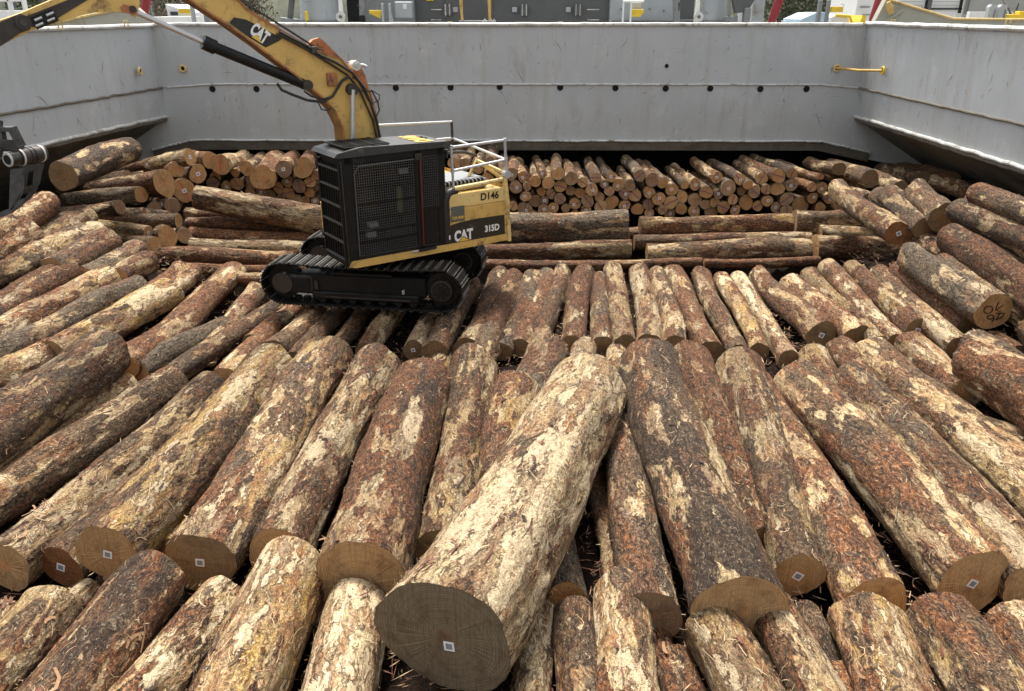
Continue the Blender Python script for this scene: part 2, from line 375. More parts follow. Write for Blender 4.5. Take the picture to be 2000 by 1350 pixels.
# ------------------------------------------------------------ numpy noise
def _h(ix, iy, iz, seed):
    h = (ix * 374761393 + iy * 668265263 + iz * 2147483647 % 4294967291 + seed * 974711) & 0xffffffff
    h = ((h ^ (h >> 13)) * 1274126177) & 0xffffffff
    return ((h ^ (h >> 16)) & 0xffff) / 65535.0
def vnoise(p, seed=0):
    p = np.asarray(p, dtype=np.float64); i = np.floor(p).astype(np.int64); f = p - i; f = f * f * f * (f * (f * 6 - 15) + 10)
    r = 0
    for dx in (0, 1):
        wx = f[:, 0] if dx else 1 - f[:, 0]
        for dy in (0, 1):
            wy = f[:, 1] if dy else 1 - f[:, 1]
            for dz in (0, 1):
                wz = f[:, 2] if dz else 1 - f[:, 2]
                r = r + wx * wy * wz * _h(i[:, 0] + dx, i[:, 1] + dy, i[:, 2] + dz, seed)
    return r - .5
def fbm(p, octv=4, seed=0, g=.55):
    s = 0; a = 1.0
    for k in range(octv): s = s + a * vnoise(p * (2.03 ** k), seed + k * 17); a *= g
    return s
# ------------------------------------------------------------ logs
#           peel  red  grey dark yellow
STY = dict(c=(.74, .6, .4, .4, .35), y=(.75, .45, .25, .35, 1.0), b=(.38, .50, .50, .50, .3), g=(.25, .25, .95, .40, .1),
           r=(.30, .98, .25, .40, .3), d=(.22, .45, .40, .95, .2), m=(.52, .60, .45, .42, .5), o=(.62, .75, .2, .3, .9), w=(1.1, .35, .45, .2, .15))
WORD = dict(c="cream", y="yellowish", b="brown barked", g="grey barked", r="red barked", d="dark barked",
            m="mottled brown", o="orange tinted", w="pale stripped")
FACE = dict(s=(.20, .135, .07), n=(.50, .32, .155), d=(.23, .16, .085), o=(.46, .27, .12), r=(.26, .12, .05), b=(.30, .20, .12), p=(.40, .27, .16))
def slivers(n, L, rfun, rs, big):
    """curved fibre strips and bark flakes lying on a log of length L"""
    z = rs.uniform(.03, L - .03, n); ph = rs.uniform(0, 2 * math.pi, n)
    # clump them
    k = n // 2
    if k:
        cz = rs.uniform(0, L, 14); cphi = rs.uniform(0, 2 * math.pi, 14); ci = rs.randint(0, 14, k)
        z[:k] = np.clip(cz[ci] + rs.normal(0, .12, k), .03, L - .03); ph[:k] = cphi[ci] + rs.normal(0, .35, k)
    r = rfun(z, ph)
    kind = rs.choice([1, 2, 3, 4], n, p=[.30, .34, .20, .16])
    flake = (kind >= 3) & (rs.rand(n) < .16)
    ln = np.where(flake, rs.uniform(.03, .10, n), rs.uniform(.03, .15, n) * rs.choice([1, 1, 1, 1.8], n)) * big
    wd = np.where(flake, rs.uniform(.008, .022, n), rs.uniform(.0012, .0042, n)) * big
    ang = rs.normal(0, .75, n)
    lift = np.where(flake, rs.uniform(.004, .016, n), np.abs(rs.normal(0, .016, n))) * big
    strip = rs.rand(n) < .045
    kind = np.where(strip, rs.choice([2, 3, 4], n, p=[.25, .4, .35]), kind)
    ln = np.where(strip, rs.uniform(.12, .36, n), ln); wd = np.where(strip, rs.uniform(.007, .02, n), wd)
    ang = np.where(strip, ang * .45, ang); lift = np.where(strip, rs.uniform(.008, .045, n), lift)
    t = np.array([-.5, -.17, .17, .5])
    side = rs.choice([-1, 1], n)
    curve = rs.normal(0, .38, n)
    V = np.zeros((n, 4, 2, 3))
    ct, st_ = np.cos(ph), np.sin(ph)
    N = np.stack([ct, st_, 0 * ct], 1); T1 = np.stack([-st_, ct, 0 * ct], 1); T2 = np.array([0, 0, 1.0])
    for j, tt in enumerate(t):
        a = ang + curve * tt * 2
        along = (ln * tt)[:, None] * (np.cos(a)[:, None] * T2 + np.sin(a)[:, None] * T1)
        hgt = .004 + lift * (np.abs(tt * 2) ** 1.5) * np.where(side * tt > 0, 1.0, .25)
        # follow the curvature of the log
        arc = ln * tt * np.sin(a); drop = arc ** 2 / (2 * np.maximum(r, .05))
        base = N * (r + hgt - drop)[:, None] + along; base[:, 2] += z
        wv = (-np.sin(a)[:, None] * T2 + np.cos(a)[:, None] * T1) * (wd * (1 - .7 * abs(tt) * (0 if False else 1)))[:, None]
        V[:, j, 0] = base - wv; V[:, j, 1] = base + wv
    idx = np.arange(n * 8).reshape(n, 4, 2); q = []
    for j in range(3): q.append(np.stack([idx[:, j, 0], idx[:, j, 1], idx[:, j + 1, 1], idx[:, j + 1, 0]], 1))
    return V.reshape(-1, 3), np.concatenate(q), np.tile(kind, 3)
LOGS = []
def make_log(p0, p1, r0, r1, sty='m', face='n', tagged=False, ring=.03, flute=0.0, mark=1.0, sliv=0, seed=0, bend=None, tagoff=(0, 0), facecol=None, knots=1.0):
    p0 = Vector(p0); p1 = Vector(p1); rs = np.random.RandomState(seed * 7 + 3)
    d = p1 - p0; L = d.length
    peel, red, grey, dark, yel = [min(1.25, max(0, x + rs.uniform(-.16, .16))) for x in STY[sty]]
    nc = max(14, int(2 * math.pi * max(r0, r1) / ring)); nl = max(6, int(L / (ring * 1.35)))
    zz = np.linspace(0, L, nl + 1); pp = np.arange(nc) * 2 * math.pi / nc
    Z, PH = np.meshgrid(zz, pp, indexing='ij')
    ph = rs.uniform(0, 6.28, 8); be = (rs.uniform(-.065, .065, 2) * (L / 4) if bend is None else np.array(bend))
    so = rs.uniform(0, 400, 3)
    ks = [(rs.uniform(.3, L - .2), rs.uniform(0, 6.28), rs.uniform(.04, .09), rs.uniform(.01, .03)) for _ in range(int(L * 2.2 * knots))]
    def rad(z, a):
        t = z / L; r = r0 + (r1 - r0) * t
        k = 1 + .055 * np.cos(2 * a + ph[0] + .3 * t) + .038 * np.cos(3 * a + ph[1] + t) + .02 * np.cos(5 * a + ph[6] + 2 * t) + .02 * np.sin(z * 1.7 + ph[2]) + .022 * np.sin(z * 3.4 + ph[3] + np.cos(a) * 1.5) + .02 * np.sin(z * .9 + ph[6]) + .06 * np.exp(-z / .25) * (.5 + .5 * np.cos(2 * a + ph[7]))
        if flute: k = k + flute * (np.cos(5 * a + ph[4] + .15 * z) + .5 * np.cos(8 * a + ph[5])) * (1 - .5 * t)
        r = r * k
        for kz, ka, ks_, kh in ks:
            da = (a - ka + math.pi) % (2 * math.pi) - math.pi
            r = r + kh * np.exp(-(((z - kz) / (ks_ * 1.6)) ** 2 + (da * r0 / ks_) ** 2))
        return r
    R = rad(Z, PH); X = R * np.cos(PH); Y = R * np.sin(PH)
    P3 = np.stack([X, Y, Z * .33], -1).reshape(-1, 3) + so; P4 = np.stack([X, Y, Z * .24], -1).reshape(-1, 3) + so
    n1 = .55 * fbm(P3 * 3.9, 4, seed, .7) + .75 * fbm(P4 * 4.2, 3, seed + 31, .65)                       # broad bark / stripped patches
    n2 = fbm(P3 * np.array([9, 9, 9.]), 4, seed + 50, .62)
    sv = (n1 * 1.0 + n2 * .5) * 6.5 + (peel - .5) * 5.2 - .7
    barkm = 1 / (1 + np.exp(np.clip(sv * 4, -30, 30)))
    amp = min(1.0, r0 / .28)
    disp = (.017 * barkm + (.013 * n2) + .034 * fbm(P3 * 2.3, 3, seed + 9) + .006 * barkm * fbm(P3 * 30, 2, seed + 4)) * amp
    R2 = R + disp.reshape(R.shape)
    end = np.minimum(Z, L - Z); R2 = R2 - np.where(end < .001, .006, 0)
    b2_ = rs.uniform(-.035, .035, 2) * (L / 4)
    bx = be[0] * np.sin(math.pi * Z / L) + b2_[0] * np.sin(2 * math.pi * Z / L); by = be[1] * np.sin(math.pi * Z / L) + b2_[1] * np.sin(2 * math.pi * Z / L)
    V = np.stack([R2 * np.cos(PH) + bx, R2 * np.sin(PH) + by, Z], -1).reshape(-1, 3)
    i = np.arange(nl)[:, None] * nc; k = np.arange(nc)[None, :]; k2 = (k + 1) % nc
    Q = np.stack([i + k, i + k2, i + nc + k2, i + nc + k], -1).reshape(-1, 4)
    mi = np.zeros(len(Q), int); nv = len(V)
    if sliv:
        def rf(z, a): return rad(z, a) + .008
        sv_, sq, sk = slivers(sliv, L, rf, rs, min(1.25, .75 + r0))
        zc_ = np.clip(sv_[:, 2], 0, L) / L; sv_[:, 0] += be[0] * np.sin(math.pi * zc_) + b2_[0] * np.sin(2 * math.pi * zc_); sv_[:, 1] += be[1] * np.sin(math.pi * zc_) + b2_[1] * np.sin(2 * math.pi * zc_)
        V = np.concatenate([V, sv_]); Q = np.concatenate([Q, sq + nv]); mi = np.concatenate([mi, sk])
    me = fast_mesh("bark", V, Q, [M['bark'], M['fib_pale'], M['fib_tan'], M['flake_red'], M['flake_dark']], mi)
    at = me.attributes.new('peel', 'FLOAT', 'POINT'); pv = np.zeros(len(V), np.float32); pv[:nv] = sv; at.data.foreach_set('value', pv)
    root = bpy.data.objects.new("log", None); root.empty_display_size = .2
    root.location = p0; root.rotation_euler = d.to_track_quat('Z', 'Y').to_euler(); link(root)
    bo = link(bpy.data.objects.new("bark", me), root); bo.color = (red, grey, dark, yel)
    fc = facecol or FACE[face]; jit = rs.uniform(.85, 1.15)
    for e, (zc, ringi, sgn) in enumerate(((.0, 0, -1), (L, nl, 1))):
        rim = V[ringi * nc:(ringi + 1) * nc]; c = rim.mean(0)
        vs = [tuple(c)]
        for q in (.5, 1.0):
            for a in range(nc):
                pt = c + (rim[a] - c) * q * (1.0 if q < 1 else .995); pt[2] = zc + (rs.normal(0, .002) if q < 1 else 0); vs.append(tuple(pt))
        fs = []
        for a in range(nc):
            a2 = (a + 1) % nc
            fs.append((0, 1 + a2, 1 + a) if sgn < 0 else (0, 1 + a, 1 + a2))
            fs.append((1 + a, 1 + a2, 1 + nc + a2, 1 + nc + a) if sgn < 0 else (1 + a2, 1 + a, 1 + nc + a, 1 + nc + a2))
        fm = bpy.data.meshes.new("cut_face"); fm.from_pydata(vs, [], fs); fm.materials.append(M['cut']); fm.update()
        fo = link(bpy.data.objects.new("cut_face", fm), root)
        fo.color = (fc[0] * jit, fc[1] * jit, fc[2] * jit, mark if e == 0 else 1.0)
        if e == 0:
            near = fo; cc = c
    if tagged:
        h = min(.048, r0 * .22) if r0 > .2 else .036
        # an upright-ish square plate in the plane of the cut
        qd = root.rotation_euler.to_matrix(); ex = Vector((qd[0][0], qd[0][1], 0));
        up = qd.inverted() @ Vector((0, 0, 1)); up.z = 0; up.normalize(); rt = Vector((up.y, -up.x, 0))
        a0 = rs.uniform(-.5, .5); u2 = up * math.cos(a0) + rt * math.sin(a0); r2 = Vector((u2.y, -u2.x, 0))
        c = Vector(cc) + rt * tagoff[0] * r0 + up * tagoff[1] * r0
        b_ = MB()
        for hh, z0, z1, mm in ((h, -.004, -.001, M['tagw']), (h * .62, -.0055, -.0041, M['tagg'])):
            vs = [tuple(c + r2 * sx * hh + u2 * sy * hh + Vector((0, 0, z))) for z in (z0, z1) for sx, sy in ((-1, -1), (1, -1), (1, 1), (-1, 1))]
            b_.add(vs, [(0, 1, 2, 3), (7, 6, 5, 4), (0, 4, 5, 1), (1, 5, 6, 2), (2, 6, 7, 3), (3, 7, 4, 0)], mm)
        b_.build("paper_tag", near)
    root['u'] = 0
    return root, near
def px_log(row, u0, v0, R0, u1, v1, R1, sty='m', face='n', tagged=0, dz=0.0, dz1=None, y=None, y1=None, ext=0.0, flute=0.0, mark=1.0, sliv=None, ring=None, tagoff=(0, 0), facecol=None, word=None, bend=None):
    """log from its photographed end centres and half widths; rests on the log bed unless y (distance) is given"""
    if row == 'B': R0 *= 1.04; R1 *= 1.06; v1 -= 4
    if row == 'C' and face == 'n' and not tagged: face = 's'  # mostly hidden ends: shade painted in as a darker face colour
    if row == 'C' and y is None and not tagged and 640 < v0 < 695 and u0 < 1900: u0 += (u0 - 1000) * .025; v0 += 15; R0 *= 1.03
    if row == 'C' and y is None: R0 *= 1.08; R1 *= 1.08
    if y is not None:
        p0 = at_y(u0, v0, y); p1 = at_y(u1, v1, y if y1 is None else y1); r0 = R0 * depth(p0) / F; r1 = R1 * depth(p1) / F
    else:
        r0 = r1 = .3
        if dz1 is None: dz1 = dz
        for _ in range(4):
            p0 = at_prof(u0, v0, r0 - .3 + dz); p1 = at_prof(u1, v1, r1 - .3 + dz1)
            r0 = R0 * depth(p0) / F; r1 = R1 * depth(p1) / F
    if ext: p0 = p0 + (p0 - p1) / np.linalg.norm(p1 - p0) * ext
    dm = depth((p0 + p1) / 2); dm = min(dm, depth(p1) if ext else dm)
    rg = ring or (.017 if dm < 9 else .024 if dm < 13 else .038 if dm < 17 else .05)
    if sliv is None:
        Lg = float(np.linalg.norm(p1 - p0)); sliv = int(Lg * max(r0, r1) * (420 if dm < 9 else 360 if dm < 13 else 260 if dm < 17 else 110))
    root, near = make_log(p0, p1, r0, r1, sty, face, bool(tagged), rg, flute, mark, sliv, seed=len(LOGS) + 1, tagoff=tagoff, facecol=facecol, bend=bend)
    LOGS.append(dict(o=root, row=row, u=(u0 + u1) / 2 if row != 'A' else u1, v=v0, r=max(r0, r1), sty=sty, word=word, near=near, p0=p0, p1=p1, r0=r0))
    return root
T = True
def LG(row, s, *a, **k): return px_log(row, *a, sty=s, **k)
# nearest row, far ends cut across the picture bottom (u0,v0 = point at the picture bottom, u1,v1 = far end)
for s, a, k in [
    ('c', (-60, 1345, 62, 5, 1212, 50), {}), ('c', (10, 1300, 62, 105, 1185, 54), {}), ('c', (120, 1200, 30, 178, 1150, 26), dict(dz=-.15)),
    ('b', (130, 1350, 92, 298, 1135, 68), {}), ('c', (300, 1350, 62, 440, 1165, 48), {}), ('o', (470, 1350, 92, 575, 1120, 76), dict(dz=.05)),
    ('w', (668, 1350, 74, 703, 1180, 62), {}), ('b', (1030, 1350, 40, 1052, 1190, 34), dict(dz=.0)), ('b', (1130, 1350, 40, 1118, 1195, 38), {}),
    ('c', (1233, 1350, 70, 1212, 1150, 52), {}), ('r', (1322, 1350, 24, 1284, 1225, 20), dict(dz=-.08)), ('b', (1352, 1350, 26, 1318, 1275, 24), dict(dz=-.1)),
    ('y', (1450, 1350, 70, 1386, 1225, 60), {}), ('c', (1588, 1350, 62, 1482, 1170, 48), {}), ('d', (1650, 1350, 40, 1566, 1200, 34), dict(dz=-.08)),
    ('o', (1690, 1400, 48, 1640, 1320, 40), dict(dz=-.05)), ('y', (1742, 1350, 76, 1690, 1215, 70), dict(flute=.05)),
    ('m', (1925, 1350, 82, 1828, 1215, 68), dict(flute=.05)), ('m', (2070, 1350, 80, 1970, 1230, 62), {})]:
    LG('A', s, *a, ext=2.2, **k)
# the big log lying across the others in the middle foreground
BIG = LG('BIG', 'w', 868, 1245, 130, 1152, 755, 72, dz=.30, dz1=.28, facecol=(.165, .128, .082), tagged=T, tagoff=(-.08, -.15), flute=.012, word='big')
# long row with its sawn ends toward the camera
for s, a, k in [
    ('b', (12, 1107, 52, 412, 768, 36), dict(face='n')), ('m', (118, 1108, 40, 452, 800, 28), dict(dz=-.05, face='r', tagged=T)),
    ('y', (210, 1083, 62, 536, 722, 47), dict(face='n', tagged=T, dz=.06)), ('o', (322, 1078, 34, 572, 742, 27), dict(dz=-.1)),
    ('m', (392, 1099, 64, 640, 700, 44), dict(face='d', tagged=T)), ('r', (548, 1010, 38, 655, 790, 30), dict(dz=-.35)),
    ('m', (545, 1085, 56, 738, 722, 44), {}), ('r', (706, 1142, 88, 830, 752, 52), dict(face='n', dz=.05)),
    ('m', (855, 1080, 48, 926, 722, 44), {}), ('o', (975, 960, 45, 1012, 770, 46), dict(dz=-.05)),
    ('g', (1108, 1170, 36, 1075, 985, 32), dict(dz=-.15)), ('b', (1205, 1160, 24, 1158, 880, 22), dict(dz=-.15)),
    ('b', (1274, 1204, 54, 1203, 790, 30), dict(face='b')), ('d', (1448, 1198, 86, 1268, 715, 52), dict(face='n', dz=.08)),
    ('r', (1498, 1060, 38, 1342, 705, 38), dict(dz=-.12)), ('m', (1558, 1126, 47, 1440, 722, 42), dict(tagged=T)),
    ('m', (1708, 1180, 58, 1472, 760, 32), dict(face='n', dz=-.02)), ('m', (1900, 1140, 67, 1552, 755, 44), dict(tagged=T, dz=.05)),
    ('o', (1640, 800, 30, 1590, 700, 27), dict()), ('m', (2030, 1150, 66, 1665, 752, 42), dict(dz=.04)),
    ('r', (1690, 740, 26, 1640, 685, 26), {}), ('m', (2090, 1020, 56, 1698, 692, 32), dict(dz=.02)),
    ('m', (1880, 770, 28, 1775, 678, 28), {}), ('r', (2090, 830, 66, 1905, 712, 46), dict(dz=.12)),
    ('m', (2010, 880, 38, 1700, 790, 26), dict(dz=-.1)),
    ('g', (1030, 800, 38, 1072, 692, 37), dict(dz=-.08)), ('w', (1125, 790, 22, 1142, 682, 22), dict(dz=-.05)), ('m', (1202, 790, 20, 1207, 688, 18), dict(dz=-.08)),
    ('o', (850, 740, 22, 868, 690, 18), dict(dz=-.1)), ('m', (900, 760, 20, 960, 665, 30), dict(dz=-.05))]:
    LG('B', s, *a, **k)
# row beside and under the excavator
for s, a, k in [
    ('r', (505, 655, 16, 600, 575, 15), {}), ('m', (545, 678, 25, 650, 575, 22), dict(face='d')), ('m', (588, 690, 17, 685, 575, 16), {}),
    ('b', (655, 690, 17, 740, 575, 15), {}), ('c', (722, 676, 20, 795, 575, 18), {}), ('w', (807, 684, 19, 862, 575, 17), dict(face='d', tagged=T)),
    ('b', (852, 678, 24, 920, 560, 20), dict(face='n')), ('b', (912, 668, 22, 975, 540, 20), {}), ('r', (945, 665, 20, 1002, 543, 18), {}),
    ('b', (980, 672, 18, 1040, 540, 16), {}), ('m', (1015, 665, 18, 1068, 538, 16), {}), ('m', (1054, 668, 18, 1099, 532, 16), {}),
    ('r', (1114, 662, 20, 1140, 536, 19), {}), ('b', (1171, 660, 18, 1167, 545, 15), dict(face='n')), ('m', (1216, 662, 22, 1196, 530, 18), dict(face='d')),
    ('c', (1262, 658, 21, 1247, 530, 17), {}), ('b', (1310, 666, 22, 1281, 538, 17), dict(face='n')), ('o', (1378, 672, 20, 1314, 532, 17), {}),
    ('m', (1432, 682, 20, 1369, 538, 17), {}), ('o', (1472, 672, 16, 1409, 545, 15), {}), ('c', (1540, 705, 19, 1440, 545, 16), {}),
    ('m', (1605, 655, 25, 1480, 538, 18), dict(face='d', tagged=T)), ('m', (1657, 646, 24, 1542, 552, 18), dict(face='n')), ('o', (1700, 660, 18, 1578, 538, 16), dict(dz=-.03)),
    ('c', (1735, 655, 18, 1615, 524, 19), {}), ('o', (1792, 646, 22, 1662, 526, 17), dict(face='d', tagged=T)), ('c', (1850, 662, 20, 1714, 532, 15), {}),
    ('r', (1890, 640, 18, 1754, 530, 18), {}), ('g', (1941, 609, 31, 1778, 500, 24), dict(dz=.32, face='o', word='written')),
    ('b', (2020, 620, 26, 1842, 520, 24), dict(dz=.05)), ('r', (2040, 590, 32, 1856, 462, 25), dict(dz=.35)), ('b', (2060, 505, 29, 1872, 412, 23), dict(dz=.6)),
    ('b', (1842, 426, 24, 1790, 372, 20), dict(dz=.45)), ('b', (1811, 445, 22, 1735, 382, 18), dict(dz=.25)), ('m', (1756, 456, 22, 1637, 368, 18), dict(dz=.25, tagged=T, face='r')),
    ('b', (2080, 445, 26, 1908, 378, 19), dict(dz=1.0)), ('b', (1990, 740, 34, 1903, 676, 30), dict(dz=-.05)), ('b', (1985, 700, 26, 1935, 668, 22), dict(dz=-.15)), ('m', (2060, 690, 32, 2012, 645, 26), dict(dz=.05)),
    ('b', (1700, 350, 16, 1620, 325, 14), dict(y=20.8, y1=24.0)), ('b', (1760, 372, 17, 1690, 345, 15), dict(y=20.2, y1=23.6)), ('b', (1800, 352, 16, 1720, 335, 15), dict(y=21.5, y1=24.4)),
    ('b', (1900, 380, 16, 1780, 345, 15), dict(y=19.5, y1=23.0)), ('b', (1860, 350, 15, 1760, 330, 14), dict(y=21.0, y1=24.0)), ('d', (1960, 400, 17, 1850, 362, 15), dict(y=18.6, y1=22.0)),
    ('b', (1700, 395, 17, 1650, 372, 15), dict(y=19.9, y1=22.6)), ('b', (1768, 410, 20, 1715, 385, 17), dict(dz=-.1)), ('r', (1900, 470, 26, 1800, 415, 20), dict(dz=-.05)), ('d', (1920, 545, 26, 1800, 470, 20), dict(dz=-.1)),
    ('b', (1640, 330, 13, 1580, 318, 12), dict(y=21.9, y1=24.6)), ('b', (1990, 430, 22, 1900, 395, 18), dict(dz=.3))]:
    LG('C', s, *a, **k)
# left bank
for s, a, k in [
    ('d', (123, 345, 27, 252, 292, 24), dict(dz=.75, face='d', word='topleft')), ('r', (-50, 490, 32, 90, 400, 26), dict(dz=.25)), ('b', (-60, 520, 34, 56, 462, 34), dict(dz=.1)),  # topleft log: coaming shadow put into its dark bark and end colours
    ('m', (20, 497, 24, 165, 424, 24), {}), ('b', (-40, 548, 27, 190, 455, 24), {}), ('b', (100, 532, 27, 212, 472, 27), dict(dz=.03)),
    ('r', (-80, 655, 34, 134, 532, 25), {}), ('g', (160, 540, 22, 268, 484, 19), {}), ('r', (230, 545, 22, 290, 510, 21), {}),
    ('c', (-80, 700, 38, 208, 548, 30), {}), ('g', (-60, 720, 32, 272, 562, 22), dict(dz=-.02)), ('y', (105, 700, 34, 332, 570, 28), {}),
    ('r', (235, 715, 32, 458, 532, 23), {}), ('o', (300, 600, 20, 378, 532, 18), dict(dz=-.05)), ('r', (280, 580, 18, 350, 524, 15), dict(dz=-.1)),
    ('m', (-90, 905, 76, 205, 690, 48), dict(dz=.1)), ('c', (-60, 765, 34, 96, 692, 27), {}), ('w', (-80, 965, 36, 250, 752, 26), dict(dz=-.1)),
    ('g', (270, 728, 24, 442, 638, 20), {}), ('b', (-90, 1020, 52, 335, 752, 38), dict(dz=.02)), ('m', (300, 760, 24, 545, 600, 18), dict(dz=-.03)),
    ('o', (440, 740, 24, 530, 640, 20), dict(dz=-.05)), ('m', (400, 700, 20, 505, 560, 18), dict(dz=-.05)), ('r', (455, 620, 16, 530, 545, 15), dict(dz=-.05))]:
    LG('D', s, *a, **k)
# cluster of ends at the left back, then logs lying crosswise
for s, a, k in [
    ('m', (371, 307, 16, 285, 325, 15), dict(y=20.6, y1=20.9, face='o', tagged=T)), ('r', (410, 313, 15, 378, 308, 15), dict(y=21.2, y1=23.5, face='o')),
    ('c', (430, 323, 18, 478, 308, 14), dict(y=21.2, y1=24.0, face='o', mark=.3)), ('m', (481, 329, 13, 512, 310, 12), dict(y=21.3, y1=24.2, face='o')),
    ('r', (514, 347, 24, 542, 312, 17), dict(y=21.0, y1=24.0, face='o')), ('r', (553, 331, 15, 575, 308, 13), dict(y=21.2, y1=24.4, face='b', tagged=T)),
    ('r', (592, 328, 19, 606, 308, 14), dict(y=21.2, y1=24.4, face='o')), ('b', (344, 332, 15, 300, 322, 14), dict(y=20.4, y1=22.0, face='o')),
    ('b', (387, 340, 16, 350, 330, 14), dict(y=20.6, y1=22.5, face='o', tagged=T)), ('r', (288, 322, 8, 235, 335, 9), dict(y=20.6, y1=21.2, face='b', tagged=T)),
    ('b', (322, 358, 25, 180, 372, 20), dict(y=19.8, y1=20.6, face='o')), ('g', (276, 380, 16, 130, 392, 15), dict(y=19.4, y1=20.2, face='o')),
    ('b', (360, 373, 21, 320, 350, 18), dict(y=20.2, y1=22.0, face='o', tagged=T, mark=.3)), ('b', (301, 406, 13, 265, 400, 12), dict(y=19.6, y1=22, face='b')),
    ('r', (318, 399, 8, 300, 393, 8), dict(y=19.8, y1=22, face='b', tagged=T)), ('g', (337, 402, 14, 320, 392, 12), dict(y=19.7, y1=22, face='b')),
    ('b', (282, 414, 9, 165, 411, 10), dict(y=19.0, y1=19.2, face='b')), ('b', (349, 431, 13, 182, 429, 12), dict(y=18.7, y1=18.9, face='n')),
    ('y', (290, 455, 14, 190, 440, 12), dict(y=18.2, y1=18.6, face='n', tagged=T)), ('b', (328, 463, 19, 262, 455, 18), dict(y=18.2, y1=20.0, face='o')),
    ('b', (361, 461, 14, 335, 452, 13), dict(y=18.5, y1=20.5, face='p')), ('b', (250, 350, 16, 120, 368, 14), dict(y=20.4, y1=21.0, face='b')), ('d', (235, 405, 14, 90, 420, 13), dict(y=18.8, y1=19.4, face='b')),
    ('b', (300, 345, 13, 180, 350, 12), dict(y=21.4, y1=21.8)), ('d', (330, 425, 12, 210, 418, 12), dict(y=19.2, y1=19.4)), ('b', (300, 478, 16, 200, 462, 14), dict(y=17.8, y1=18.8)), ('d', (345, 395, 12, 300, 380, 12), dict(y=20.4, y1=23))]:
    LG('E', s, *a, **k)
for s, a, k in [
    ('c', (383, 384, 21, 640, 432, 27), dict(y=19.2, y1=19.0)), ('r', (363, 417, 12, 612, 434, 13), dict(y=19.8)), ('r', (366, 436, 12, 640, 449, 13), dict(y=19.3)),
    ('r', (372, 457, 13, 640, 468, 14), dict(y=18.9)), ('w', (372, 478, 13, 610, 487, 13), dict(y=18.4)), ('r', (308, 500, 16, 575, 506, 16), dict(y=18.0)),
    ('r', (340, 522, 10, 620, 526, 11), dict(y=17.5)), ('m', (470, 545, 12, 700, 548, 12), dict(y=16.6)), ('r', (600, 500, 14, 930, 506, 14), dict(y=17.9)), ('b', (640, 440, 17, 960, 446, 17), dict(y=20.0)), ('r', (650, 470, 16, 940, 476, 16), dict(y=19.0)), ('b', (1600, 455, 14, 1760, 458, 14), dict(y=19.9)),
    ('g', (1224, 441, 30, 960, 446, 30), dict(y=20.3)), ('o', (1249, 441, 17, 1545, 437, 19), dict(y=20.4, face='p')), ('r', (1232, 486, 17, 940, 494, 17), dict(y=19.2)),
    ('m', (1238, 474, 13, 1582, 470, 17), dict(y=19.8)), ('m', (1263, 496, 18, 1582, 487, 19), dict(y=19.0)), ('r', (1370, 512, 9, 940, 516, 11), dict(y=18.3)),
    ('b', (1549, 435, 22, 1715, 438, 22), dict(y=20.3, face='p')), ('r', (1591, 482, 23, 1775, 486, 24), dict(y=19.1, face='n')), ('r', (1375, 514, 9, 1600, 510, 10), dict(y=18.4)),
    ('b', (1700, 500, 16, 1830, 500, 16), dict(y=18.9)), ('m', (1228, 458, 13, 1262, 457, 13), dict(y=20.7))]:
    LG('X', s, *a, **k)
# the back stack, ends toward the camera: (u, v, r) read off the photograph
ST = []
for x, y_, r in [(140,215,42),(222,235,40),(305,265,38),(355,215,30),(392,275,42),(462,212,42),(478,300,40),(555,245,45),(632,270,35),(168,305,42),(248,300,28),(237,370,35),(345,335,33),(412,350,35),(475,385,38),(550,330,33),(617,345,35),(697,322,42),(725,240,35),(783,285,30),(830,235,32),(885,290,45),(818,332,34),(750,372,33),(578,420,38),(668,400,43),(757,440,43),(832,410,46),(925,355,36),(962,295,36),(1028,225,40),(998,362,44),(922,432,38),(1012,457,40),(1115,255,42),(1185,275,38),(1095,340,42),(1160,385,42),(1090,425,38),(1250,325,42),(1245,410,46),(1340,290,28),(1322,372,40),(1412,285,40),(1410,390,46),(1487,340,42),(1485,425,35),(1405,470,42),(1315,455,38),(1187,460,32),(1237,485,38),(1548,410,32),(1580,355,34),(1565,240,38),(1645,310,48),(1610,445,42),(1675,390,34),(1735,330,32),(1780,290,32),(1725,250,42),(1765,410,48),(1825,335,40),(1845,435,35),(148,435,32),(232,460,48),(302,400,42),(368,400,28),(362,465,42),(430,450,35),(515,450,28),(655,465,38),(1690,465,35),(1525,470,45),(1095,485,35),(290,490,25),(575,480,25)]:
    ST.append((960 + x / 3.552, 280 + y_ / 3.552, r / 3.552))
for x, y_, r in [(94,233,38),(205,215,45),(295,200,35),(125,305,33),(200,300,42),(290,275,42),(425,290,32),(480,220,25),(495,295,38),(430,360,35),(540,365,35),(255,370,42),(130,380,37),(190,425,35),(350,400,50),(260,450,38),(760,280,32),(600,410,36),(480,425,36)]:
    ST.append((1460 + x / 3.374, 280 + y_ / 3.374, r / 3.374))
for x, y_, r in [(1480,315,28),(1495,385,38),(1355,340,32),(1640,435,38),(1580,380,40),(1755,410,36),(1810,370,33),(1885,400,40),(1820,440,35),(1955,375,35),(1950,440,32),(1705,455,30),(1770,475,30),(1865,490,38),(1925,490,28),(1985,495,25),(1575,440,30),(1340,380,36),(1425,400,33),(1990,330,30)]:
    ST.append((0 + x / 3.226, 240 + y_ / 3.226, r / 3.226))
for u, v, r in [(905, 322, 12), (932, 326, 12), (958, 320, 12), (978, 342, 11), (898, 346, 11), (925, 352, 12), (952, 350, 12), (886, 320, 11)]: ST.append((u, v, r))
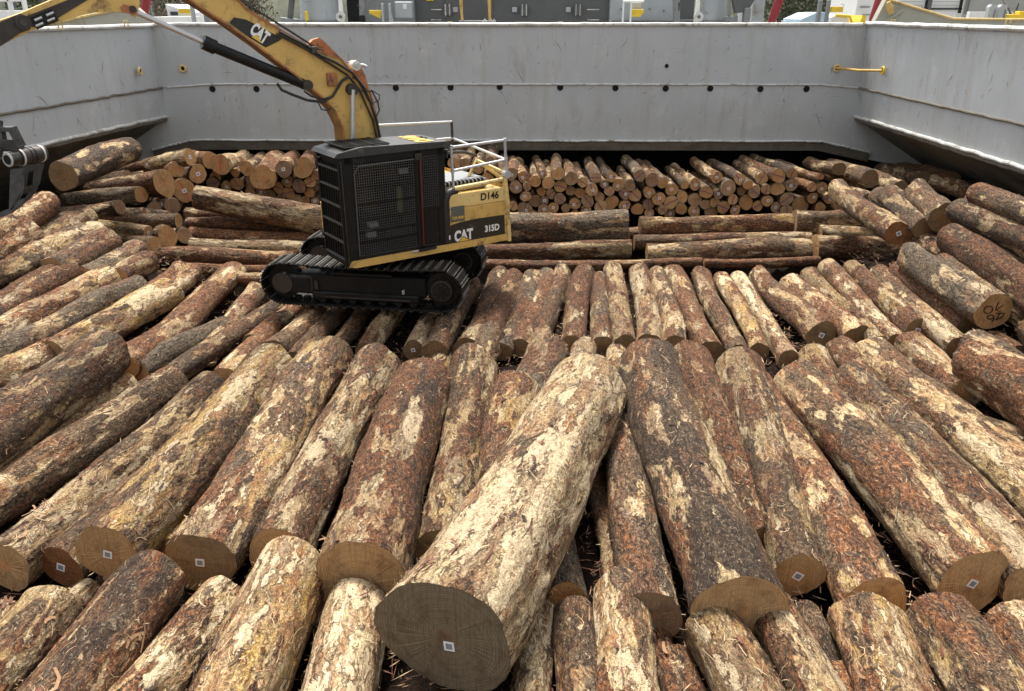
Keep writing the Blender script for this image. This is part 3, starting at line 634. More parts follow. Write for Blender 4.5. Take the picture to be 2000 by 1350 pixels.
for j, (u, v, r) in enumerate(ST):
    rr = np.random.RandomState(900 + j); Y0 = 21.6 + rr.uniform(-.12, .15); far = 3.25 + rr.uniform(-.3, .2)
    p = at_y(u, v, Y0); q = p + np.array([rr.uniform(-.12, .12) + (.25 if u > 1560 else 0) * -1, far, -.13 + rr.uniform(-.05, .03)])
    if u < 620: q[0] += .1
    r0 = r * depth(p) / F * 1.0
    sty = rr.choice(list('bbmmgrdo')); fc = rr.choice(['n', 'o', 'b', 'p']); mk = rr.choice([1.0, .6, .6, 1.0])
    root, near = make_log(p, q, r0, r0 * rr.uniform(.88, 1.02), sty, fc, rr.rand() < .34, .04, 0, mk, 25, seed=3000 + j, tagoff=(rr.uniform(-.2, .2), rr.uniform(-.2, .2)))
    LOGS.append(dict(o=root, row='S', u=u, v=v, r=r0, sty=sty, word=None, near=near, p0=p, p1=q, r0=r0))
# ---- labels: look first, then the place in its row
ORD = ["first", "second", "third", "fourth", "fifth", "sixth", "seventh", "eighth", "ninth", "tenth", "eleventh", "twelfth", "thirteenth", "fourteenth", "fifteenth", "sixteenth", "seventeenth", "eighteenth", "nineteenth", "twentieth"]
def ordn(i, n):
    if i == 0: return "leftmost"
    if i == n - 1: return "rightmost"
    if i < 20: return ORD[i] + " from left"
    if n - 1 - i < 20: return ORD[n - 1 - i] + " from right"
    t = i + 1; ten = {2: "twenty", 3: "thirty", 4: "forty", 5: "fifty"}[t // 10]
    return (ten + ("-" + ORD[t % 10 - 1] if t % 10 else "") + " from left").replace("y from", "ieth from")
ROWTXT = dict(A="in the row nearest the camera", B="in the long row before the excavator", C="in the row right of the excavator",
              D="on the left bank", E="in the heap at the left back", X="lying crosswise behind the excavator")
GRP = dict(A="logs in the nearest row", B="logs in the long row before the excavator", C="logs in the row right of the excavator", D="logs on the left bank",
           E="logs heaped at the left back", X="logs lying crosswise", S="logs stacked at the back of the hold", BIG="logs lying loose on top")
def size(r): return "thick" if r > .36 else "thin" if r < .21 else "medium"
for row, txt in ROWTXT.items():
    g = sorted([l for l in LOGS if l['row'] == row], key=lambda l: l['u'] if row != 'D' else l['v'])
    for i, l in enumerate(g):
        pos = ordn(i, len(g))
        if row == 'D': pos = ("topmost" if i == 0 else "lowest" if i == len(g) - 1 else ORD[i] + " from top" if i < 12 else ORD[len(g) - 1 - i] + " from bottom")
        tag(l['o'], f"{size(l['r'])} {WORD[l['sty']]} log, {pos} {txt}", "log", GRP[row])
g = [l for l in LOGS if l['row'] == 'S']
for side, sel in (("left of the cab", lambda l: l['u'] < 640), ("behind the handrails", lambda l: 640 <= l['u'] < 985), ("right of the excavator", lambda l: l['u'] >= 985)):
    s = [l for l in g if sel(l)]
    for k, (lay, lo, hi) in enumerate((("top", 0, 355), ("second", 355, 377), ("third", 377, 398), ("lowest", 398, 999))):
        ss = sorted([l for l in s if lo <= l['v'] < hi], key=lambda l: l['u'])
        for i, l in enumerate(ss):
            tag(l['o'], f"round log, {ordn(i, len(ss))} in {lay} layer, back stack {side}", "log", GRP['S'])
for l in LOGS:
    if l['word'] == 'big': tag(l['o'], "biggest pale stripped log lying slantwise on top, dark sawn end toward camera", "log", GRP['BIG'])
    if l['word'] == 'topleft': tag(l['o'], "thick greyish log, shade painted into its colour, under the left coaming, highest on the left bank", "log", GRP['D'])
    if l['word'] == 'written':
        tag(l['o'], "thick grey log at the right with black writing on its sawn end", "log", GRP['C'])
        WRIT = l
    if 'u' in l['o']: del l['o']['u']
# hand-written letters OK 9D on that end
def strokes(parent, lines, wd, m, name, z=-.003):
    b_ = MB()
    for ln in lines: b_.tube([(x, y, z) for x, y in ln], wd, m, 6)
    return b_.build(name, parent)
qd = WRIT['o'].rotation_euler.to_matrix(); up = qd.inverted() @ Vector((0, 0, 1)); up.z = 0; up.normalize(); rt = qd.inverted() @ Vector((1, 0, 0)); rt.z = 0; rt = (rt - up * rt.dot(up)).normalized()
def hw(lines, r): return [[(rt.x * x * r + up.x * y * r, rt.y * x * r + up.y * y * r) for x, y in ln] for ln in lines]
circ = lambda cx, cy, rx, ry, n=12: [(cx + rx * math.cos(t * 2 * math.pi / n), cy + ry * math.sin(t * 2 * math.pi / n)) for t in range(n + 1)]
W_ = [circ(-.35, .12, .25, .23), [(.12, .62), (.06, .12)], [(.42, .42), (.10, .10), (.38, .02)], circ(-.12, -.33, .19, .13), [(.08, -.33), (.10, -.48), (.02, -.66)],
      [(.12, -.08), (.62, -.10), (.60, -.26), (.24, -.52)], [(.35, -.1), (.24, -.5)]]
strokes(WRIT['near'], hw(W_, WRIT['r0']), .009, M['voidm'], "written_letters")
# ------------------------------------------------------------ bed of bark under the logs, loose splinters
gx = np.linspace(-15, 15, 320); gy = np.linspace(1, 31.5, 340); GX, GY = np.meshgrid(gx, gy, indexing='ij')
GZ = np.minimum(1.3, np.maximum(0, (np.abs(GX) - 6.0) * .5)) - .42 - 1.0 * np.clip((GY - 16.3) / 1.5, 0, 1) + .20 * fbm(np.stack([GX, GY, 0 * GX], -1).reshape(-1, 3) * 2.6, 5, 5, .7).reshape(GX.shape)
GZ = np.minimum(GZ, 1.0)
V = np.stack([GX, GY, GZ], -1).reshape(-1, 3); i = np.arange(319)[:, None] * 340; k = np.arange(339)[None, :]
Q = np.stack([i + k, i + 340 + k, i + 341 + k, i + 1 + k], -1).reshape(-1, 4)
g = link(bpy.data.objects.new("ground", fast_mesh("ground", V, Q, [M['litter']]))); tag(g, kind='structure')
n = 26000; xs = RS.uniform(-8, 8, n); ys = RS.uniform(3, 17, n); zs = np.maximum(0, (np.abs(xs) - 6) * .5) - RS.uniform(.14, .40, n)
an = RS.uniform(0, 6.28, n); ln = RS.uniform(.015, .075, n) * RS.choice([1, 1, 1, 1.8], n); wd = RS.uniform(.002, .008, n); tl = RS.normal(0, .25, n)
dv = np.stack([np.cos(an) * ln, np.sin(an) * ln, tl * ln], 1); sv = np.stack([-np.sin(an) * wd, np.cos(an) * wd, 0 * wd], 1); c = np.stack([xs, ys, zs], 1)
V = np.stack([c - dv - sv * .3, c - dv + sv * .3, c + sv * 1.2, c - sv * 1.2, c + dv + sv * .3 + [0, 0, .004], c + dv - sv * .3 + [0, 0, .004]], 1)
V[:, :2, :] = V[:, :2, :]; V = V.reshape(-1, 3); b0 = np.arange(n)[:, None] * 6
Q = np.concatenate([b0 + np.array([[0, 1, 2, 3]]), b0 + np.array([[3, 2, 4, 5]])])
o = link(bpy.data.objects.new("wood_splinters", fast_mesh("wood_splinters", V, Q, [M['fib_pale'], M['fib_tan'], M['flake_red'], M['flake_dark']], np.tile(RS.choice(4, n, p=[.16, .34, .30, .20]), 2))))
tag(o, "splinters and torn bark fibres littered in the gaps between the logs", "wood debris", kind='stuff')
# ------------------------------------------------------------ ship's hold: coaming walls
D = 25.0
def wy(u, v, y=D): p = at_y(u, v, y); return (float(p[0]), float(p[2]))
def scratches(mb, n, fun, rs, big=1.0):
    """thin curved scrapes a few mm proud of the plate; fun(s,z)->world point"""
    for _ in range(n):
        s, z = rs.rand(), rs.rand(); a = rs.normal(1.57, .7); L = rs.uniform(.03, .22) * rs.choice([1, 1, 1, 2.6]) * big; k = rs.normal(0, .3); wd = rs.uniform(.003, .008)
        m = M['scr_d'] if rs.rand() < .6 else M['scr_w']; pts = []
        for j in range(6):
            t = j / 5; aa = a + k * t; pts.append((t * L * math.cos(aa), t * L * math.sin(aa), wd * (1 - abs(2 * t - 1) * .7), aa))
        vs = []
        for dx, dz_, w_, aa in pts:
            for sg in (-1, 1): vs.append(fun(s, z, dx - math.sin(aa) * w_ * sg, dz_ + math.cos(aa) * w_ * sg))
        mb.add(vs, [(2 * j, 2 * j + 1, 2 * j + 3, 2 * j + 2) for j in range(5)], m)
def bead(mb, a, b_, r, m, n=60, jit=.006, seed=1):
    rs = np.random.RandomState(seed); a = np.array(a); b_ = np.array(b_)
    pts = [tuple(a + (b_ - a) * t + rs.normal(0, jit, 3) * np.array([0, 1, 1])) for t in np.linspace(0, 1, n)]
    mb.tube(pts, r, m, 8)
back = empty("coaming_wall", (0, D, 0), 0, "grey painted steel wall across the back of the hold, row of round holes", "steel wall")
poly = [wy(*p) for p in [(297, 50), (1694, 46), (1672, 227), (1812, 322), (1745, 322), (1600, 291), (375, 291), (262, 318), (190, 322), (325, 227)]]
mb = MB(); mb.prism(poly, 0, .05, M['wall'])
zt, zb = poly[0][1], poly[5][1] + .35
scratches(mb, 260, lambda s, z, dx, dz_: (-10 + 20 * s + dx, -.003, zb + .3 + (zt - zb - .7) * z + dz_), np.random.RandomState(3))
for u in (470, 905, 1105, 1465, 1640):
    xs_ = wy(u, 120)[0]; mb.box((xs_ - .012, -.006, poly[5][1] + .3), (xs_ + .012, 0, poly[0][1] - .06), M['wall'])
mb.build("plate", back)
zr = wy(1000, 48)[1]; zw = wy(1000, 164)[1]; zl = wy(1000, 275)[1]
xl, xr = poly[0][0], poly[1][0]
mb = MB(); bead(mb, (xl + .05, -.02, zr), (xr - .15, -.02, zr), .055, M['rim'], 80, .004, 2); mb.box((xl, -.03, zr - .02), (xr, .10, zr + .03), M['rim']); mb.build("top_rim", back, True)
mb = MB(); bead(mb, wy(325, 171)[0:1] + (-.02, zw - .1), (wy(420, 164)[0], -.02, zw), .028, M['rim'], 12, .003, 3)
bead(mb, (wy(420, 164)[0], -.02, zw), (wy(1600, 166)[0], -.02, zw - .02), .028, M['rim'], 120, .004, 4); bead(mb, (wy(1600, 166)[0], -.02, zw - .02), (wy(1678, 172)[0], -.02, wy(1678, 172)[1]), .028, M['rim'], 12, .003, 5)
mb.build("weld_bar", back, True)
mb = MB()
for (a, b_) in (((300, 292), (375, 273)), ((375, 273), (1600, 275)), ((1600, 275), (1697, 297))):
    A, B = wy(*a), wy(*b_); bead(mb, (A[0], -.10, A[1]), (B[0], -.10, B[1]), .035, M['rim'], 50, .006, 8)
    mb.add([(A[0], -.10, A[1]), (B[0], -.10, B[1]), (B[0], -.003, B[1] + .02), (A[0], -.003, A[1] + .02)], [(0, 1, 2, 3)], M['rim'])
    dz_ = -.30; mb.add([(A[0], -.08, A[1] - .02), (B[0], -.08, B[1] - .02), (B[0], -.02, B[1] + dz_), (A[0], -.02, A[1] + dz_)], [(0, 1, 2, 3)], M['lip'])
mb.build("bottom_flange", back, True)
for u, v in [(415, 174), (501, 174), (773, 172), (880, 171), (976, 170), (1094, 171), (1202, 172), (1300, 173), (1387, 173), (1485, 174), (1575, 174), (1302, 129)]:
    x, z = wy(u, v); r = .095 if v > 150 else .06
    mb = MB(); mb.disc((x, -.004, z), (0, 1, 0), r, .006, M['voidm'], 20)
    ring = [(x + (r + .008) * math.cos(t), -.006, z + (r + .008) * math.sin(t)) for t in np.linspace(0, 2 * math.pi, 21)]; mb.tube(ring, .008, M['wall'], 5, cap=False)
    mb.build("drain_hole", back, True)
def eye(parent, c, ax, name="lashing_eye"):
    mb = MB(); c = Vector(c); ax = Vector(ax).normalized(); a = ax.orthogonal().normalized(); b_ = ax.cross(a)
    mb.tube([tuple(c + (a * math.cos(t) + b_ * math.sin(t)) * .085) for t in np.linspace(0, 2 * math.pi, 17)], .035, M['yellow_pale'], 8, cap=False)
    mb.disc(c, ax, .06, .03, M['voidm'], 14); mb.build(name, parent, True)
x, z = wy(358, 134); eye(back, (x, -.03, z), (0, 1, 0))
x, z = wy(1634, 133); eye(back, (x, -.03, z), (0, 1, 0))
# side walls
def side(name_label, P_far_top, P_far_lip, dirv, L, sgn, seed, slope_label):
    """vertical plate from the back corner toward the camera, with rim, weld bar, bottom lip and the sloping plate below"""
    o = empty("coaming_wall", (P_far_top[0], P_far_top[1], 0), 0, name_label, "steel wall")
    d = Vector((dirv[0], dirv[1], 0)).normalized(); nrm = Vector((-sgn, 0, 0))
    zt, zl = P_far_top[2], P_far_lip[2]; dx = P_far_lip[0] - P_far_top[0]
    mb = MB(); e = d * L; out = Vector((sgn * .04, 0, 0))
    A = [Vector((0, 0, zt)), Vector((dx, 0, zl)), e + Vector((dx, 0, zl)), e + Vector((0, 0, zt))]
    mb.add(A + [a + out for a in A], [(0, 1, 2, 3), (7, 6, 5, 4), (0, 4, 5, 1), (1, 5, 6, 2), (2, 6, 7, 3), (3, 7, 4, 0)], M['wall'])
    def f(s, z, a, b_):
        p = d * (s * L + a); zz = zl + .15 + (zt - zl - .3) * z + b_; tt = (zt - zz) / (zt - zl)
        return tuple(p + Vector((dx * tt - sgn * .004, 0, zz)))
    scratches(mb, 190, f, np.random.RandomState(seed)); mb.build("plate", o)
    mb = MB(); bead(mb, (-sgn * .02, 0, zt), tuple(e + Vector((-sgn * .02, 0, zt))), .06, M['rim'], 60, .005, seed); mb.build("top_rim", o, True)
    zwd = P_far_lip[3]; tt = (zt - zwd) / (zt - zl)
    mb = MB(); bead(mb, (dx * tt - sgn * .02, 0, zwd), tuple(e + Vector((dx * tt - sgn * .02, 0, zwd))), .033, M['lip'], 90, .006, seed + 1); mb.build("weld_bar", o, True)
    mb = MB(); q0 = Vector((dx - sgn * .03, 0, zl)); bead(mb, tuple(q0), tuple(q0 + e), .05, M['rim'], 90, .008, seed + 2)
    bead(mb, tuple(q0 + Vector((sgn * .05, 0, -.09))), tuple(q0 + e + Vector((sgn * .05, 0, -.09))), .05, M['lip'], 90, .008, seed + 3); mb.build("bottom_lip", o, True)
    mb = MB(); s0 = Vector((dx + sgn * .04, 0, zl - .08)); s1 = s0 + Vector((sgn * 3.6, 0, -2.2))
    P4 = [s0, s1, s1 + e, s0 + e]; mb.add(P4 + [p + Vector((sgn * .05, 0, .1)) for p in P4], [(0, 1, 2, 3), (7, 6, 5, 4), (0, 4, 5, 1), (2, 6, 7, 3)], M['slopepl']); mb.build("sloping_plate", o)
    return o, d, dx, zt, zl
pt = at_y(1694, 46, D); pl = at_y(1672, 227, D); pw = at_y(1678, 172, D)
RW = side("grey steel side wall of the hatch on the right, white scrapes near the edge", pt, (pl[0], D, pl[2], pw[2]), (0, -1), 22, 1, 21, "")
pt = at_y(297, 50, D); pl = at_y(325, 227, D); pw = at_y(320, 172, D)
LW = side("grey steel side wall of the hatch on the left behind the grapple", pt, (pl[0], D, pl[2], pw[2]), (-.142, -1), 22, -1, 31, "")
# eye on the left wall and the yellow bar across the right corner
mb = MB()
r_ = ray(265, 139); k = -.142; x0, y0 = LW[0].location.x, LW[0].location.y
t = (x0 - y0 * .142) / (r_[0] - .142 * r_[1]); pe = ORI + r_ * t; eye(LW[0], (pe[0] - x0 + .12, pe[1] - y0, pe[2]), (1, 0, 0))
a = at_y(1634, 133, D - .05); bpt = None; r_ = ray(1724, 138); t = (RW[0].location.x - .06) / r_[0]; bpt = ORI + r_ * t
mb.tube([tuple(a), tuple((a + bpt) / 2 + np.array([0, 0, -.03])), tuple(bpt)], .035, M['yellow'], 8); hb = mb.build("handle_bar", None, True)
mb = MB(); c = Vector(bpt); mb.tube([tuple(c + Vector((0, math.cos(t), math.sin(t))) * .09) for t in np.linspace(0, 6.283, 17)], .03, M['yellow_bright'], 8, cap=False); mb.build("mounting_ring", hb, True)
tag(hb, "rusty yellow grab bar bridging the right back corner of the steel walls", "grab bar")
# deck underside, bulkhead and outer hull: dark shell
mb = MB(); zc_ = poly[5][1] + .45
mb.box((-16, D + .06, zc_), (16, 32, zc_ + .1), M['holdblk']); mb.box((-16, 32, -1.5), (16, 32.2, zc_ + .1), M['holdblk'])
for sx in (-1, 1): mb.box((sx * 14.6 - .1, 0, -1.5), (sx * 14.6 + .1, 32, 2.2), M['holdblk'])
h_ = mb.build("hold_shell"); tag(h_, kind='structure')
mb = MB(); zd = 3.9
mb.box((-60, D + .12, zd - .1), (60, 60, zd), M['deckm'])
for sx in (-1, 1): mb.box((min(sx * 12.9, sx * 60), 0, zd - .1), (max(sx * 12.9, sx * 60), D + .1, zd), M['deckm'])
h_ = mb.build("deck"); tag(h_, kind='structure')
# ------------------------------------------------------------ excavator
EC = Vector((-2.5, 15.35, .25)); EA = math.radians(215.1); EF = np.array([-.818, -.575, 0]); EL = np.array([.575, -.818, 0])
def loc(u, v, yl=.15):
    r = ray(u, v); t = (yl - (ORI - np.array(EC)) @ EL) / (r @ EL); p = ORI + r * t - np.array(EC); return (float(p @ EF), float(p[2]))
def L3(u, v, yl): x, z = loc(u, v, yl); return (x, yl, z)
ex = empty("excavator", EC, EA, "yellow and black tracked log loader with caged cab, parked on the logs", "excavator")
T_ = Matrix.Rotation(math.radians(-8.9 - 215.1), 4, 'Z') @ Matrix.Translation((-.17, 0, .04))
for sy in (-1, 1):
    yc = sy * .95; R_ = .385; hx = 1.56
    path = []; n = 46; per = 2 * (2 * hx) + 2 * math.pi * R_
    for i in range(n):
        s = per * i / n
        if s < 2 * hx: p = (-hx + s, 0, 0); a = 0
        elif s < 2 * hx + math.pi * R_: t = (s - 2 * hx) / R_; p = (hx + R_ * math.sin(t), 0, R_ - R_ * math.cos(t)); a = t
        elif s < 4 * hx + math.pi * R_: p = (hx - (s - 2 * hx - math.pi * R_), 0, 2 * R_); a = math.pi
        else: t = (s - 4 * hx - math.pi * R_) / R_; p = (-hx - R_ * math.sin(t), 0, R_ + R_ * math.cos(t)); a = math.pi + t
        sag = -.03 * math.cos(p[0] * 1.4) if a == math.pi else 0
        path.append((p[0] - .0, p[2] + .02 + sag, a))
    tr = MB()
    for x, z, a in path:
        m_ = T_ @ Matrix.Translation((x, yc, z)) @ Matrix.Rotation(-a, 4, 'Y')
        tr.box((-.088, -.30, -.018), (.088, .30, .012), M['track'], m_, .006)
        tr.box((-.06, -.05, .012), (.06, .05, .07), M['track'], m_)
        for gx_ in (-.075, 0.0, .07): tr.box((gx_ - .006, -.298, -.042), (gx_ + .008, .298, -.018), M['grouser'] if gx_ != 0 else M['track'], m_)
    tk = tr.build("track", ex)
    fr = MB()
    fr.box((-1.25, yc - .17, .22), (1.25, yc + .17, .60), M['black'], T_, .03)
    fr.box((-1.62, yc - .20, .20), (-.98, yc + .20, .56), M['brownsteel'], T_, .03)
    fr.box((-1.55, yc - .235, .24), (-1.02, yc - .20, .52), M['black'], T_, .01)
    fr.box((-.98, yc - .25, .13), (1.12, yc + .25, .27), M['black'], T_, .02)
    fr.box((-.70, yc - .27, .17), (.95, yc - .25, .20), M['brownsteel'], T_)
    fr.box((-.6, yc - .20, .60), (.6, yc + .20, .66), M['black'], T_, .01)
    fr.box((-.92, yc - .22, .30), (-.86, yc - .17, .48), M['brownsteel'], T_); fr.box((.80, yc - .24, .30), (.84, yc - .17, .37), M['rim'], T_)
    for rx in (-.8, -.5, -.2, .1, .4, .7, 1.0): fr.tube([(rx, yc - .2, .12), (rx, yc + .2, .12)], .085, M['track'], 12, T_)
    fr.build("track_frame", tk)
    for x, nm, rr_ in ((-1.56, "idler", .33), (1.56, "sprocket", .32)):
        w_ = MB(); w_.tube([(x, yc - .10, .405), (x, yc + .10, .405)], rr_, M['track'], 28, T_); w_.tube([(x, yc - .24, .405), (x, yc - .1, .405)], .20, M['brownsteel'], 22, T_)
        if nm == "sprocket":
            w_.tube([(x, yc - .27, .405), (x, yc - .24, .405)], .165, M['black'], 22, T_)
            for k in range(17): t = k * 2 * math.pi / 17; w_.box((-.03, yc - .04, rr_ - .02), (.03, yc + .04, rr_ + .04), M['track'], T_ @ Matrix.Translation((x, 0, .405)) @ Matrix.Rotation(t, 4, 'Y'))
            for k in range(8): t = k * math.pi / 4; w_.tube([(x + .13 * math.cos(t), yc - .285, .405 + .13 * math.sin(t)), (x + .13 * math.cos(t), yc - .27, .405 + .13 * math.sin(t))], .014, M['brownsteel'], 6, T_)
        w_.build(nm, tk, True)
mb = MB(); mb.box((-1.0, -.75, .42), (1.0, .75, .74), M['black'], T_, .05); mb.tube([(0, 0, .7), (0, 0, 1.0)], .62, M['black'], 32); mb.build("carriage", ex)
# deck frame and lower skirt
mb = MB(); mb.box((-2.06, -1.22, 1.0), (.85, .29, 1.10), M['black'], None, .02); mb.box((-2.06, .30, 1.0), (1.30, 1.24, 1.098), M['black'], None, .02)
mb.prism([(1.36, 1.03), (1.30, 1.13), (-2.06, 1.13), (-2.06, 1.0), (1.2, 1.0)], 1.215, 1.262, M['yellow']); mb.build("deck_frame", ex)
# cab
cab = MB(); B_ = M['black']
cab.box((-.64, .32, 1.10), (1.26, 1.21, 1.17), B_); cab.box((-.66, .32, 1.17), (-.60, 1.21, 2.96), B_); cab.box((-.60, .30, 1.17), (1.2, .34, 2.96), M['glass'])
for x0, x1, z0, z1 in ((1.14, 1.34, 1.02, 2.98), (-.20, -.06, 1.12, 2.96), (-.68, -.52, 1.12, 2.96)): cab.box((x0, 1.16, z0), (x1, 1.235, z1), B_, None, .012)
cab.box((-.66, 1.16, 1.12), (1.2, 1.235, 1.19), B_, None, .01); cab.box((-.66, 1.16, 2.82), (1.3, 1.235, 2.98), B_, None, .01)
cab.box((-.52, 1.19, 1.19), (-.20, 1.22, 1.86), B_, None, .01); cab.box((-.54, 1.215, 1.86), (-.18, 1.245, 1.90), B_)
cab.box((1.22, .28, 1.04), (1.34, .36, 2.98), B_, None, .01); cab.box((1.22, .30, 2.78), (1.34, 1.2, 2.96), B_); cab.box((1.2, .3, 1.02), (1.34, 1.2, 1.12), B_)
cab.tube([(1.345, 1.23, 1.02), (1.355, 1.235, 2.9)], .014, M['greysteel'], 6)
cab.tube([(-.16, 1.25, 1.2), (-.16, 1.25, 2.9)], .02, M['maroon'], 6); cab.box((-.19, 1.235, 2.78), (-.05, 1.27, 2.90), M['greysteel'])
cabo = cab.build("cab", ex)
rf = MB(); top = [(-.80, 2.96), (-.72, 3.06), (1.0, 3.10), (1.42, 3.03), (1.48, 2.97), (1.40, 2.95)]
rf.prism(top, .26, 1.28, M['roofblk'])
for k in range(3):
    x0 = .42 + k * .285; rf.box((x0, .36, 3.095), (x0 + .262, 1.20, 3.104), M['voidm'], Matrix.Rotation(0, 4, 'Y'))
    for j in range(11): rf.box((x0 + .005, .39 + j * .073, 3.104), (x0 + .257, .415 + j * .073, 3.118), M['black'])
for x0 in (.405, .69, .975, 1.262): rf.box((x0, .35, 3.10), (x0 + .018, 1.21, 3.125), M['greysteel'])
rf.box((-.60, .50, 3.068), (-.52, .60, 3.076), M['voidm']); rf.box((-.60, .66, 3.068), (-.52, .76, 3.076), M['voidm'])
rfo = rf.build("roof", cabo)
gd = MB()
for i in range(27): x = -.02 + i * (1.14 / 26); gd.box((x - .0035, 1.222, 1.2), (x + .0035, 1.228, 2.82), M['meshw'])
for i in range(36): z = 1.2 + i * (1.6 / 35); gd.box((-.05, 1.228, z - .003), (1.14, 1.233, z + .003), M['meshw'])
for z in (1.43, 1.62, 1.86, 2.12, 2.42): gd.box((-.05, 1.232, z - .012), (1.14, 1.245, z + .012), B_)
gd.tube([(1.14, 1.25, 1.22), (1.13, 1.25, 2.66), (1.05, 1.25, 2.78), (-.04, 1.25, 2.80)], .013, M['meshw'], 6)
gd.build("side_guard", cabo)
gd = MB()
for i in range(9): x = -.52 + i * .04; gd.box((x - .0035, 1.222, 1.9), (x + .0035, 1.228, 2.82), M['meshw'])
for i in range(21): z = 1.92 + i * .045; gd.box((-.52, 1.228, z - .003), (-.2, 1.233, z + .003), M['meshw'])
gd.build("rear_guard", cabo)
gd = MB()
for i in range(8): y = .40 + i * .105; gd.box((1.345, y - .012, 1.12), (1.37, y + .012, 2.80), B_)
for i in range(6): z = 1.16 + i * .315; gd.box((1.37, .32, z - .018), (1.40, 1.2, z + .018), M['meshw'])
gd.box((1.34, .30, 1.10), (1.40, .34, 2.85), B_); gd.box((1.34, 1.16, 1.06), (1.40, 1.215, 2.85), B_); gd.build("front_guard", cabo)
st = MB(); st.box((-.1, .5, 1.35), (.42, 1.0, 1.55), B_, None, .06); st.box((-.22, .52, 1.5), (-.08, .98, 2.25), B_, None, .06); st.box((.0, .70, 1.75), (.10, .86, 2.25), M['hivis'], None, .05)
st.box((.55, .45, 1.3), (.72, .6, 1.8), B_, None, .04); st.box((.62, .9, 1.62), (.80, 1.02, 1.70), M['midgrey']); st.box((.70, .95, 1.45), (.86, 1.05, 1.56), M['midgrey']); st.box((-.02, 1.0, 2.52), (.16, 1.04, 2.62), M['midgrey']); st.build("seat", cabo)
# engine house
mb = MB(); YL = M['yellow']; YP = M['yellow_pale']
mb.box((-2.05, -1.20, 1.12), (-.70, 1.22, 2.04), YL, None, .04)
mb.box((-2.07, 1.20, 1.80), (-.72, 1.243, 2.06), YP, None, .012); mb.box((-2.05, 1.20, 1.15), (-.74, 1.240, 1.785), YL, None, .012)
mb.box((-.66, -1.2, 1.12), (.85, -.55, 1.75), YL, None, .05)
mb.build("engine_housing", ex)
mb = MB(); mb.prism([(-2.06, 1.12), (-2.36, 1.25), (-2.42, 1.6), (-2.34, 2.0), (-2.06, 2.1)], -1.2, .85, YL); mb.build("counterweight", ex)
mb = MB(); mb.box((-1.78, .05, 2.05), (-.66, .98, 2.24), M['midgrey'], None, .03)
for k in range(11): x = -.76 - k * .088; mb.box((x - .05, .975, 2.16), (x, .985, 2.235), M['voidm']); mb.box((x - .05, .88, 2.24), (x, .975, 2.244), M['voidm'])
mb.build("hood", ex)
mb = MB(); mb.tube([L3(887, 369, 1.2), L3(930, 361, 1.2), L3(985, 350, 1.2)], .045, YP, 8); mb.tube([L3(985, 346, 1.2), L3(988, 372, 1.22), L3(994, 470, 1.22)], .055, YP, 6)
mb.tube([L3(985, 352, .9), L3(930, 312, .7), L3(916, 345, .7)], .04, YP, 6); mb.tube([L3(930, 313, .7), L3(982, 336, 1.1)], .035, YP, 6); mb.build("yellow_frame", ex)
mb = MB(); x, z = loc(988, 340, 1.2); mb.tube([(x, 1.15, z), (x, 1.27, z)], .075, M['galv'], 14); mb.build("lamp", ex)
# black air pipe behind the cab
mb = MB(); mb.tube([(-.70, 1.19, 1.15), (-.70, 1.19, 1.95), (-.73, 1.19, 2.05), (-.80, 1.18, 2.10), (-.95, 1.16, 2.12)], .075, M['rubber'], 10); mb.build("air_pipe", ex, True)
mb = MB(); mb.box((-.735, 1.235, 1.25), (-.70, 1.258, 1.78), M['maroon'], None, .01); mb.box((-.735, 1.258, 1.22), (-.705, 1.262, 1.30), M['white']); mb.build("reflector_strip", ex)
mb = MB(); mb.tube([L3(804, 493, 1.27), L3(818, 490, 1.27)], .014, M['chrome'], 8); mb.tube([L3(818, 490, 1.27), L3(852, 483, 1.27)], .028, B_, 8); mb.build("gas_strut", ex)
mb = MB(); GV = M['galv']
mb.tube([L3(881, 288, 1.2), L3(886, 372, 1.2)], .026, GV); mb.tube([L3(881, 288, 1.2), L3(986, 274, 1.2)], .026, GV); mb.tube([L3(884, 334, 1.2), L3(988, 312, 1.2)], .026, GV); mb.tube([L3(986, 274, 1.2), L3(989, 340, 1.2)], .026, GV)
for p in ((881, 288), (986, 274), (884, 334), (988, 312)): mb.tube([L3(p[0], p[1] + 4, 1.2), L3(p[0], p[1] - 4, 1.2)], .036, GV)
mb.build("handrail", ex, True)
mb = MB(); fy = -1.1; mb.tube([L3(736, 245, fy), L3(882, 238, fy)], .026, GV); mb.tube([L3(882, 238, fy), L3(885, 300, fy)], .03, M['brownsteel']); mb.tube([L3(840, 274, fy), L3(884, 270, fy)], .026, GV)
mb.tube([L3(884, 270, fy), L3(988, 312, 1.2)], .026, GV); mb.build("handrail", ex, True)
mb = MB(); mb.tube([L3(872, 298, .9), L3(906, 297, .6), L3(930, 304, .3)], .03, M['brownsteel'], 8); mb.tube([L3(872, 292, 1.0), L3(872, 308, 1.0)], .03, M['brownsteel'], 8); mb.build("exhaust_pipe", ex, True)
